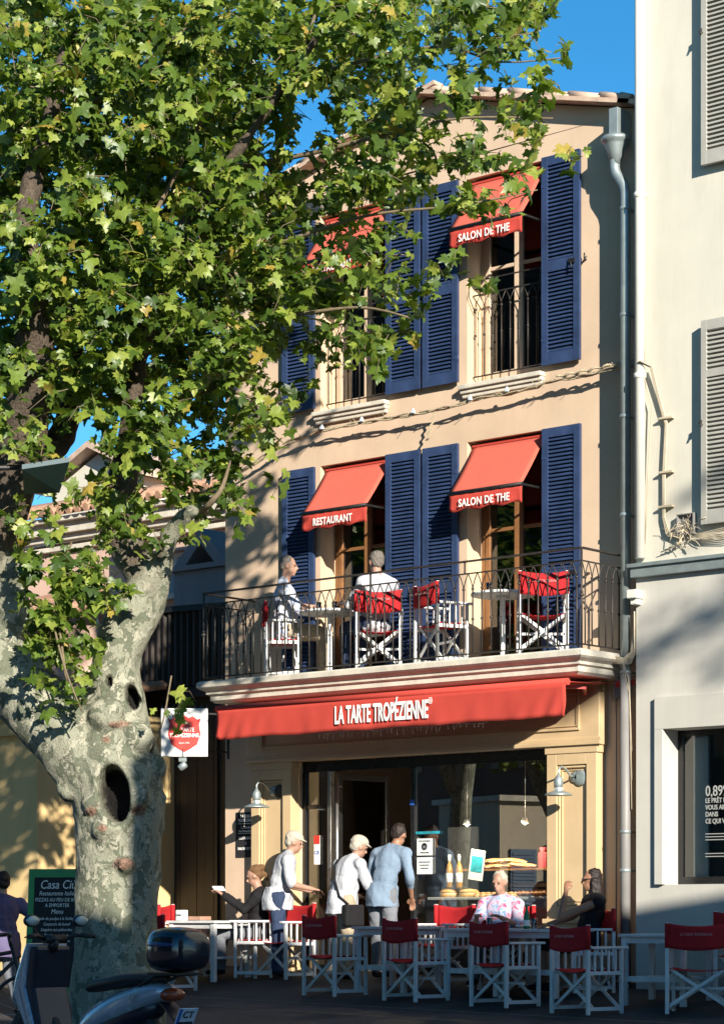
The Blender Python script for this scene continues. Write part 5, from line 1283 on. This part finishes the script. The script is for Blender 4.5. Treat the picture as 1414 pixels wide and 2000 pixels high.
    for cx, cy, dn in cells:
        inside = cx >= 0 and cy >= 0
        cnt = {1: .15, 2: .3, 3: .45, 4: .65, 5: .95, 6: 1.4, 7: 2.1, 8: 3.5, 9: 6.8}[dn]*(1 if inside else .40)*(1.7 if cy >= 1050 else 1.9 if cy >= 800 and cx < 520 else 1)
        k = int(cnt)+(rnd.random() < cnt-int(cnt))
        thick = {9: 1.7, 8: 1.4, 7: 1.1}.get(dn, .7)
        f = min(max(cx, 0), 1100)/1100
        dc = DT+.45 if f < .5 else DT+.45-2.2*(f-.5)/.5
        if not inside: dc = DT+.8; thick = 1.2
        if cy > 950: dc = DT-.62; thick = .25
        if 800 <= cy <= 950 and cx < 350: dc = DT-.3; thick = .8
        for _ in range(k):
            for _try in range(6):
                a = cx+rnd.uniform(-6, 56); b = cy+rnd.uniform(-6, 56); d = dc+rnd.uniform(-1, 1)*thick
                c0 = tp(a, b, d)-base
                if math.sin(c0.x*4.1+1)*math.sin(c0.y*3.7)*math.sin(c0.z*4.6+2)+.25*math.sin(c0.z*9+c0.x*7) > -.04: break
            dr = Vector((rnd.uniform(-.6, 1), rnd.uniform(-1, .3), rnd.uniform(-.8, .5))).normalized(); ln = rnd.uniform(.22, .42) if dn > 4 else rnd.uniform(.14, .3)
            p0 = c0-dr*ln*.5; p1 = c0+Vector((0, 0, .03)); p2 = c0+dr*ln*.5-Vector((0, 0, .04))
            tw.tube([p0, p1, p2], [.0045, .0035, .002], 4, cap=False)
            nl = rnd.randint(8, 13) if dn > 4 else rnd.randint(4, 8)
            for j in range(nl):
                u = (j+rnd.random()*.5)/nl; q = p0.lerp(p2, u)+Vector((rnd.gauss(0, .055), rnd.gauss(0, .055), rnd.gauss(0, .05)))
                leaves.append((q, rnd.uniform(.042, .088) if rnd.random() < .72 else rnd.uniform(.085, .13)))
    tw.build('branches', mt['twig'], t, fix=False)
    print('leaves', len(leaves))
    # five-lobed leaf outline (unit half-width about 1)
    outl = [(0, -.12), (.30, -.42), (.62, -.40), (.55, -.12), (1.0, .02), (.78, .22), (.86, .48), (.52, .46), (.30, .62), (.16, 1.02), (0, 1.28)]
    outl = outl+[(-x, y) for x, y in outl[-2:0:-1]]
    nv = len(outl)+1
    lp = np.zeros((nv, 3)); lp[0] = (0, .25, .05)
    for i, (x, y) in enumerate(outl): lp[i+1] = (x, y, -.16*abs(x)-.10*max(y-.3, 0)**2+(.05 if i % 2 else -.03))
    L = len(leaves); pos = np.array([tuple(l[0]) for l in leaves]); sz = np.array([l[1] for l in leaves])
    sun = np.array(SUN); up = np.array((0, 0, 1.)); vw = np.array((s, -c, 0))
    nrm = sun*.4+up*.5+vw*.15+rng.normal(0, .80, (L, 3)); nrm /= np.linalg.norm(nrm, axis=1)[:, None]
    tip = np.array((0, 0, -1.))*.8+rng.normal(0, .7, (L, 3)); tip -= nrm*(tip*nrm).sum(1)[:, None]; tip /= np.linalg.norm(tip, axis=1)[:, None]
    side = np.cross(tip, nrm)
    curl = rng.uniform(.4, 2.2, L); wd = rng.uniform(.8, 1.1, L)
    V = (pos[:, None, :]+sz[:, None, None]*(lp[None, :, 0, None]*wd[:, None, None]*side[:, None, :]+lp[None, :, 1, None]*tip[:, None, :]*.85+lp[None, :, 2, None]*curl[:, None, None]*nrm[:, None, :])).reshape(-1, 3)
    no = len(outl); tri = np.array([(0, i+1, (i+1) % no+1) for i in range(no)])
    F = (tri[None]+(np.arange(L)*nv)[:, None, None]).reshape(-1, 3)
    me = bpy.data.meshes.new('crown'); me.vertices.add(len(V)); me.vertices.foreach_set('co', V.ravel())
    me.loops.add(len(F)*3); me.loops.foreach_set('vertex_index', F.ravel().astype(np.int32)); me.polygons.add(len(F)); me.polygons.foreach_set('loop_start', (np.arange(len(F))*3).astype(np.int32)); me.polygons.foreach_set('loop_total', np.full(len(F), 3, dtype=np.int32))
    me.update(calc_edges=True); me.validate(); me.materials.append(mt['leaf'])
    o = bpy.data.objects.new('crown', me); COL.objects.link(o); o.parent = t
plane_tree()
# second plane tree up the street, seen reflected in the shop window
def far_tree(x, y, h, lab):
    t = thing('plane_tree', lab, 'tree', (x, y, -.4)); m = MB(); p = [(0, 0, 0), (.05, 0, 1.5), (.2, .05, 3), (.5, 0, 5), (.7, 0, h)]; m.tube(p, [.22, .19, .17, .14, .06], 16)
    m.tube([(.2, .05, 3), (-.5, .3, 4.5), (-1.2, .4, 6)], [.17, .12, .05], 10); m.build('trunk', mt['bark'], t)
    rnd = random.Random(h); m = MB()
    for k in range(2600):
        a = rnd.uniform(0, 2*PI); r = rnd.uniform(0, 1)**.4; ph = math.acos(rnd.uniform(-1, 1)); c = Vector((3.4*r*math.sin(ph)*math.cos(a)+.3, 3.4*r*math.sin(ph)*math.sin(a), h+.4+2.3*r*math.cos(ph)))
        u = Vector((rnd.gauss(0, 1), rnd.gauss(0, 1), rnd.gauss(0, .5))).normalized(); v = u.cross(Vector((rnd.random(), rnd.random(), 1))).normalized(); q = .14
        m.add([c-u*q, c-v*q*.8, c+u*q, c+v*q*.8+Vector((0, 0, .03))], [(0, 1, 2, 3)])
    m.build('crown', mt['leaf'], t, fix=False)
far_tree(-3.35, -8.6, 6.4, 'second plane tree further up the pavement, reflected in the glass')
far_tree(-7.5, -17.0, 5.6, 'plane tree beside the kiosk, reflected in the shop window')

# ============================================================= HANGING SIGN, SPOT, STREET LAMP
def hanging_sign():
    c = depth_pt(360, 1431, 27.3)
    t = thing('hanging_sign', 'square white projecting sign with a red shield and the tart shop name beside the tree', 'sign', tuple(c), TH)
    m = MB(); m.box(-.27, .27, 0, .09, -.28, .28); m.build('panel', mt['white'], t, bevel=.006)
    m = MB(); sh = []
    pts = [(-.19, .16), (-.17, .10), (-.19, -.02), (-.15, -.14), (-.06, -.20), (0, -.23), (.06, -.20), (.15, -.14), (.19, -.02), (.17, .10), (.19, .16), (.15, .15), (.10, .19), (.05, .17), (0, .20), (-.05, .17), (-.10, .19), (-.15, .15)]
    m.prism(pts, -.006, -.001); m.build('shield', mt['red_sign'], t)
    text('LA TARTE', .062, mt['letter'], t, (0, -.008, .01), sx=.85, bold=.001); text('TROPÉZIENNE', .062, mt['letter'], t, (0, -.008, -.055), sx=.85, bold=.001)
    text('depuis 1955', .025, mt['letter'], t, (0, -.008, -.13))
    m = MB(); m.prism([(-.05, .10), (.05, .10), (.03, .13), (0, .14), (-.03, .13)], -.009, -.005); m.prism([(-.08, .095), (.08, .095), (.08, .10), (-.08, .10)], -.009, -.005); m.build('emblem', mt['cream_fill'], t)
    m = MB()
    for k in range(9): m.bar((-.26+.065*k, -.02, .285), (-.26+.065*k, .07, .33), .006)
    m.build('bird_spikes', mt['black_metal'], t); m = MB(); m.bar((.27, .045, .22), (.50, .16, .22), .02); m.bar((.27, .045, -.22), (.50, .16, -.22), .02); m.bar((.50, .16, -.30), (.50, .16, .30), .03); m.build('bracket', mt['black_metal'], t)
    s = thing('spotlight', 'small white spotlight hanging below the projecting shield sign', 'lamp', tuple(depth_pt(357, 1497, 27.3)), TH)
    m = MB()
    for k in range(3): m.box(-.045, .045, -.02, .02, .055+.016*k, .063+.016*k)
    m.lathe([(.025, -.05), (.04, -.045), (.045, .03), (.03, .05)], (0, 0, 0), 12, Matrix.Rotation(R(50), 4, 'Y')); m.build('housing', mt['zinc'], s); m = MB(); m.bar((0, 0, .1), (0, 0, .2), .012); m.build('stem', mt['black_metal'], s)
hanging_sign()
def street_lamp():
    p = depth_pt(95, 925, 20.2); base = Vector((p.x-1.6, p.y-.8, -.5))
    t = thing('street_lamp', 'flat square lantern head of a street lamp half hidden among the branches', 'street lamp', tuple(base))
    m = MB(); m.tube([(0, 0, 0), (0, 0, p.z-base.z+.2)], [.07, .05], 12); m.tube([(0, 0, p.z-base.z+.1), (p.x-base.x, p.y-base.y, p.z-base.z+.06)], .025, 8); m.build('pole', mt['black_metal'], t)
    rt = Vector((math.cos(TH), math.sin(TH), 0)); fw = Vector((-math.sin(TH), math.cos(TH), 0)); c = p-base
    m = MB(); q = [c-rt*.20-fw*.2+Vector((0, 0, .0)), c+rt*.20-fw*.16+Vector((0, 0, .07)), c+rt*.06+fw*.25+Vector((0, 0, -.12)), c-rt*.24+fw*.2+Vector((0, 0, -.14))]
    m.add([v for v in q]+[v+Vector((0, 0, .04)) for v in q], [(0,1,2,3), (7,6,5,4), (0,4,5,1), (1,5,6,2), (2,6,7,3), (3,7,4,0)]); m.build('lantern_head', mt['lantern'], t)
    m = MB(); k = [c+(v-c)*.7-Vector((0, 0, .006)) for v in q]; m.add(k, [(0,1,2,3)]); m.build('diffuser', mt['zinc'], t)
street_lamp()

# ============================================================= MENU BOARD
def a_board():
    c = depth_pt(116, 1790, 23.4); z = gz(c.x, c.y)
    t = thing('menu_board', 'green framed chalkboard with handwritten white menu standing left of the tree trunk', 'signboard', (c.x, c.y, z), TH-.12); t.scale = (1.0, 1.0, 1.24)
    for s, nm in ((1, 'front'), (-1, 'back')):
        Mx = Matrix.Translation((0, -.02 if s > 0 else .02, 1.22)) @ Matrix.Rotation(R(-11*s), 4, 'X') @ Matrix.Translation((0, 0, -1.22))
        m = MB()
        for a, b, d, e in ((-.30, -.24, 0, 1.22), (.24, .30, 0, 1.22), (-.24, .24, 1.15, 1.22), (-.24, .24, .20, .26)): m.box(a, b, -.015, .015, d, e, Mx)
        f = m.build('frame', mt['green_frame'], t, bevel=.003)
        m = MB(); m.box(-.24, .24, -.006, .006, .26, 1.15, Mx); m.build('chalkboard', mt['black_sign'], f)
        if s > 0:
            rx = PI/2-R(11*s)
            def ln(sx_, z, size, x=0, sh=.2): text(sx_, size, mt['paper'], f, tuple(Mx @ Vector((x, -.009, z))), (rx, 0, 0), shear=sh)
            ln('Casa Ciù', 1.06, .10); ln('Restaurante Italien', 1.005, .05); ln('PIZZAS AU FEU DE BOIS', .955, .042, sh=0); ln('A EMPORTER', .91, .042, sh=0); ln('Menu', .855, .055)
            for i, s_ in enumerate(['Salade de poulpe à la Sicilienne', 'Carpaccio de boeuf', 'Linguine aux palourdes', 'Risotto aux cèpes', 'Osso bucco de veau']): ln(s_, .805-.045*i, .034)
            ln('Café Gourmand', .56, .040); ln('Dessert maison', .50, .036); ln('24€', .42, .07)
a_board()

# ============================================================= SCOOTER
def scooter():
    rear = depth_pt(318, 1790, 17.0); H = Vector((-.985, .10, 0)).normalized()
    org = rear+H*.25; z = gz(rear.x, rear.y)
    t = thing('motor_scooter', 'silver and black motor scooter with a glossy black top case, parked before the tree', 'scooter', (org.x, org.y, z), math.atan2(H.y, H.x))
    # local: +x forward, y left
    SP, SD = mt['scooter_paint'], mt['scooter_dark']
    for x, nm in ((1.28, 'front_wheel'), (.05, 'rear_wheel')):
        m = MB(); Rx = Matrix.Rotation(R(90), 4, 'X')
        prof = [(.225, -.05), (.27, -.055), (.295, -.03), (.30, 0), (.295, .03), (.27, .055), (.225, .05)]; m.lathe(prof, (x, 0, .30), 30, Rx); wv = m.build(nm, mt['rubber'], t)
        m = MB(); m.lathe([(.215, -.03), (.225, -.052), (.225, .052), (.215, .03)], (x, 0, .30), 24, Rx)
        for k in range(6): a = k*PI/3; m.bar((x, 0, .30), (x+.21*math.cos(a), 0, .30+.21*math.sin(a)), .03, .03)
        m.lathe([(.05, -.07), (.05, .07)], (x, 0, .30), 14, Rx); m.build('rim', mt['steel'], wv)
    def loft(secs, name, mat, par=t, seg=16):
        """secs: (x, zc, halfwidth, halfheight, power)"""
        m = MB(); vs = []
        for x, zc, hw_, hh, pw in secs:
            for k in range(seg):
                a = 2*PI*k/seg; ca, sa = math.cos(a), math.sin(a)
                vs.append((x, hw_*math.copysign(abs(ca)**pw, ca), zc+hh*math.copysign(abs(sa)**pw, sa)))
        n = len(secs); fs = [(i*seg+k, i*seg+(k+1) % seg, (i+1)*seg+(k+1) % seg, (i+1)*seg+k) for i in range(n-1) for k in range(seg)]+[tuple(range(seg)), tuple((n-1)*seg+k for k in range(seg))]
        m.add(vs, fs, True); o = m.build(name, mat, par); md = o.modifiers.new('s', 'SUBSURF'); md.levels = 1; md.render_levels = 1; return o
    loft([(-.36, .70, .05, .03, .8), (-.28, .70, .10, .07, .8), (-.10, .66, .14, .11, .8), (.15, .58, .16, .13, .8), (.40, .50, .15, .13, .8), (.58, .42, .13, .12, .8), (.66, .36, .11, .08, .8)], 'rear_fairing', SP)
    loft([(-.26, .60, .08, .06, .8), (0, .52, .13, .10, .8), (.3, .42, .15, .12, .8), (.62, .30, .15, .10, .8)], 'lower_fairing', SD)
    loft([(-.30, .79, .09, .03, .7), (-.12, .80, .13, .045, .7), (.12, .78, .15, .055, .7), (.22, .76, .15, .05, .7), (.45, .74, .13, .05, .7), (.60, .70, .09, .04, .7)], 'seat', mt['seat_vinyl'])
    m = MB(); m.prism([(.55, .22), (1.02, .22), (1.05, .34), (.95, .30), (.62, .30), (.55, .34)], -.16, .16); m.build('floorboard', SD, t, bevel=.02)
    # leg shield
    m = MB(); m.prism([(.98, .25), (1.05, .25), (1.22, .70), (1.14, 1.02), (1.06, 1.02), (1.10, .70)], -.17, .17); m.build('inner_leg_shield', SD, t, bevel=.03)
    m = MB(); m.prism([(1.05, .30), (1.14, .34), (1.34, .66), (1.30, .78), (1.17, 1.04), (1.13, 1.04), (1.22, .72)], -.19, .19); fs = m.build('front_fairing', SP, t, bevel=.04)
    for s_ in (-1, 1):
        m = MB(); m.prism([(1.00, .24), (1.08, .26), (1.27, .70), (1.18, 1.00), (1.14, 1.00), (1.18, .70)], s_*.165-.025, s_*.165+.025); m.build('shield_edge', SP, t, bevel=.012)
    m = MB(); m.ell((1.28, 0, .80), (.06, .11, .07), 14, 10); m.build('headlight', mt['glass_dark'], t)
    loft([(1.08, .34, .05, .03, .9), (1.18, .60, .07, .05, .9), (1.34, .60, .07, .05, .9), (1.50, .48, .05, .03, .9)], 'front_mudguard', SP)
    m = MB()
    for s_ in (-1, 1): m.tube([(1.12, s_*.09, .75), (1.28, s_*.09, .30)], .022, 8)
    m.build('fork', mt['steel'], t)
    m = MB(); m.tube([(1.08, 0, .98), (1.05, 0, 1.07)], .04, 10); m.tube([(1.05, -.10, 1.07), (1.05, .10, 1.07)], .035, 10); m.tube([(1.05, .1, 1.07), (1.02, .18, 1.10), (.96, .28, 1.09)], .014, 8); m.tube([(1.05, -.1, 1.07), (1.02, -.18, 1.10), (.96, -.28, 1.09)], .014, 8); hb = m.build('handlebar', mt['black_metal'], t)
    m = MB()
    for s_ in (-1, 1): m.tube([(1.00, s_*.21, 1.10), (.95, s_*.31, 1.09)], .019, 10); m.tube([(1.03, s_*.18, 1.10), (1.04, s_*.25, 1.095), (.99, s_*.32, 1.085)], .006, 6)
    m.build('grip', mt['rubber'], hb)
    for s_ in (-1, 1):
        m = MB(); m.tube([(1.03, s_*.16, 1.10), (1.06, s_*.18, 1.14), (1.04, s_*.20, 1.18)], .007, 6); ms = m.build('mirror_stem', mt['black_metal'], t)
        m = MB(); m.ell((1.03, s_*.23, 1.21), (.022, .075, .048), 14, 10); q = m.build('mirror', SD, ms); m = MB(); m.ell((1.012, s_*.23, 1.21), (.008, .062, .038), 14, 8); m.build('mirror_glass', mt['zinc'], q)
    # tail light, rack, case, plate
    m = MB(); m.ell((-.36, 0, .68), (.06, .11, .05), 14, 8); m.build('tail_light', mt['tail'], t)
    m = MB()
    for s_ in (-1, 1): m.tube([(-.10, s_*.10, .74), (-.30, s_*.11, .82), (-.52, s_*.09, .83)], .012, 8)
    m.box(-.55, -.22, -.12, .12, .825, .84); m.build('rack', mt['black_metal'], t)
    loft([(-.62, .99, .12, .10, .6), (-.60, 1.0, .165, .14, .6), (-.50, 1.005, .195, .165, .6), (-.36, 1.005, .20, .17, .6), (-.26, 1.0, .175, .15, .6), (-.22, .99, .12, .11, .6)], 'top_case', mt['box_gloss'])
    loft([(-.615, 1.035, .135, .030, .6), (-.58, 1.04, .176, .034, .6), (-.45, 1.045, .2035, .038, .6), (-.32, 1.045, .200, .036, .6), (-.245, 1.04, .165, .03, .6)], 'case_band', mt['box_blue'])
    m = MB(); Mp = Matrix.Translation((-.50, 0, .50)) @ Matrix.Rotation(R(-28), 4, 'Y'); m.box(-.004, .004, -.085, .085, -.08, .10, Mp); p = m.build('number_plate', mt['plate'], t, bevel=.003)
    m = MB(); m.box(-.0045, -.0005, .060, .084, -.079, .099, Matrix.Translation((-.5005, 0, .50)) @ Matrix.Rotation(R(-28), 4, 'Y') @ Matrix.Translation((-.003, 0, 0))); m.build('plate_strip', mt['plate_blue'], p)
    for s_, zz in (('CT', .035), ('·  D', -.05)):
        q = text(s_, .075, mt['black_sign'], p, (0, 0, 0), bold=.001); q.matrix_local = Mp @ Matrix.Translation((-.007, -.008, zz-.01)) @ Matrix.Rotation(R(-90), 4, 'Z') @ Matrix.Rotation(R(90), 4, 'X')
    m = MB(); m.bar((-.30, 0, .62), (-.50, 0, .48), .14, .015); m.build('plate_holder', SD, t)
    q = text('GTS', .07, mt['paper'], t, (-.05, -.155, .60), (PI/2, R(-14), PI), bold=.001) if False else text('GT', .07, mt['zinc'], t, (0, 0, 0), bold=.001, shear=.4)
    q.matrix_local = Matrix.Translation((-.08, .150, .63)) @ Matrix.Rotation(PI, 4, 'Z') @ Matrix.Rotation(R(90), 4, 'X')
    m = MB(); m.tube([(.1, -.15, .30), (-.25, -.17, .38), (-.38, -.17, .42)], [.03, .05, .045], 10); m.build('exhaust', mt['black_metal'], t)
    m = MB(); m.tube([(.35, .10, .25), (.25, .22, .02)], .010, 6); m.build('side_stand', mt['black_metal'], t)
scooter()

# ============================================================= BICYCLE
def bicycle():
    c = depth_pt(-62, 1790, 20.0)
    t = thing('bicycle', 'dark bicycle with upright handlebars cut off by the left edge behind the scooter', 'bicycle', (c.x, c.y, gz(c.x, c.y)), TH+.05)
    K = mt['black_metal']; Rx = Matrix.Rotation(R(90), 4, 'X')
    for x in (-.5, .52):
        m = MB(); n = 36; m.tube([(x+.34*math.cos(2*PI*k/n), 0, .35+.34*math.sin(2*PI*k/n)) for k in range(n+1)], .016, 8, cap=False); wv = m.build('wheel', mt['rubber'], t)
        m = MB()
        for k in range(18): a = k*PI/9; m.tube([(x, .02*(-1)**k, .35), (x+.33*math.cos(a), 0, .35+.33*math.sin(a))], .0015, 4)
        m.lathe([(.02, -.04), (.02, .04)], (x, 0, .35), 10, Rx); m.build('spokes', mt['steel'], wv)
    m = MB()
    for a, b in (((-.5, .35), (-.10, .32)), ((-.5, .35), (-.2, .78)), ((-.10, .32), (-.24, .88)), ((-.10, .32), (.38, .80)), ((-.2, .78), (.36, .88)), ((.36, .95), (.52, .35))): m.tube([(a[0], 0, a[1]), (b[0], 0, b[1])], .017, 8)
    m.build('frame', K, t)
    m = MB(); m.tube([(.36, 0, .93), (.34, 0, 1.02)], .015, 8); m.tube([(.22, -.28, 1.02), (.34, -.18, 1.04), (.36, 0, 1.02), (.34, .18, 1.04), (.22, .28, 1.02)], .012, 8); h = m.build('handlebar', K, t)
    m = MB()
    for s in (-1, 1): m.tube([(.30, s*.21, 1.03), (.20, s*.30, 1.02)], .018, 8)
    m.build('grip', mt['rubber'], h)
    m = MB(); m.ell((-.27, 0, .92), (.13, .07, .035), 12, 8); m.build('saddle', mt['seat_vinyl'], t)
    m = MB(); m.tube([(-.10, -.06, .32), (-.02, -.08, .18)], .01, 6); m.lathe([(.09, -.005), (.09, .005)], (-.10, -.04, .32), 24, Rx); m.box(-.06, .03, -.14, -.08, .165, .185); m.build('crank', K, t)
bicycle()

# ============================================================= SMALL HANGING LIGHTS AND THE TALL TREE BEHIND THE ADDED CORNER HOUSE
def icicles():
    t = thing('icicle_lights', 'row of small unlit icicle lights dangling below the long red awning', 'string lights', (3.2, -.80, 2.745)); rnd = random.Random(3)
    m = MB(); xs = np.linspace(-1.0, 1.35, 60); m.tube([(x, 0, .01*math.sin(x*9)) for x in xs], .004, 5)
    for k in range(34):
        x = -.98+k*.069+rnd.uniform(-.02, .02); h = rnd.uniform(.03, .085); a = rnd.uniform(-.02, .02)
        m.tube([(x, 0, 0), (x+a*.5, -.01, -h*.6), (x+a, -.005, -h)], .0045, 5)
    m.build('light_strand', mt['white'], t)
icicles()
def tall_tree():
    t = thing('plane_tree', 'tall thin plane tree rising behind the added corner house across the square', 'tree', (31.2, -13.7, -.5)); rnd = random.Random(9)
    m = MB(); m.tube([(0, 0, 0), (.1, 0, 5), (-.1, .1, 10), (-.4, .3, 14)], [.3, .24, .17, .08], 12)
    limbs = [[(-.1, .1, 10.6), (-1.2, .3, 12.9), (-2.4, .4, 13.75), (-3.7, .4, 13.2), (-4.3, .4, 12.9)], [(-.2, .2, 12), (-1.3, .4, 14.2), (-2.6, .4, 15.0)]]
    for l in limbs: m.tube(l, [.12-.02*i for i in range(len(l))], 8)
    m.build('trunk', mt['bark'], t); m = MB()
    for k in range(190):
        l = limbs[rnd.random() < .3]; i = rnd.randrange(1, len(l)-1); p = Vector(l[i]).lerp(Vector(l[i+1]), rnd.random())+Vector((rnd.gauss(0, .22), rnd.gauss(0, .3), rnd.gauss(0, .14)))
        u = Vector((rnd.gauss(0, 1), rnd.gauss(0, 1), rnd.gauss(0, .6))).normalized(); v = u.cross(Vector((rnd.random(), rnd.random(), 1))).normalized()
        m.add([p-u*.1, p-v*.08, p+u*.1, p+v*.08], [(0, 1, 2, 3)])
    m.build('crown', mt['leaf'], t, fix=False)
tall_tree()
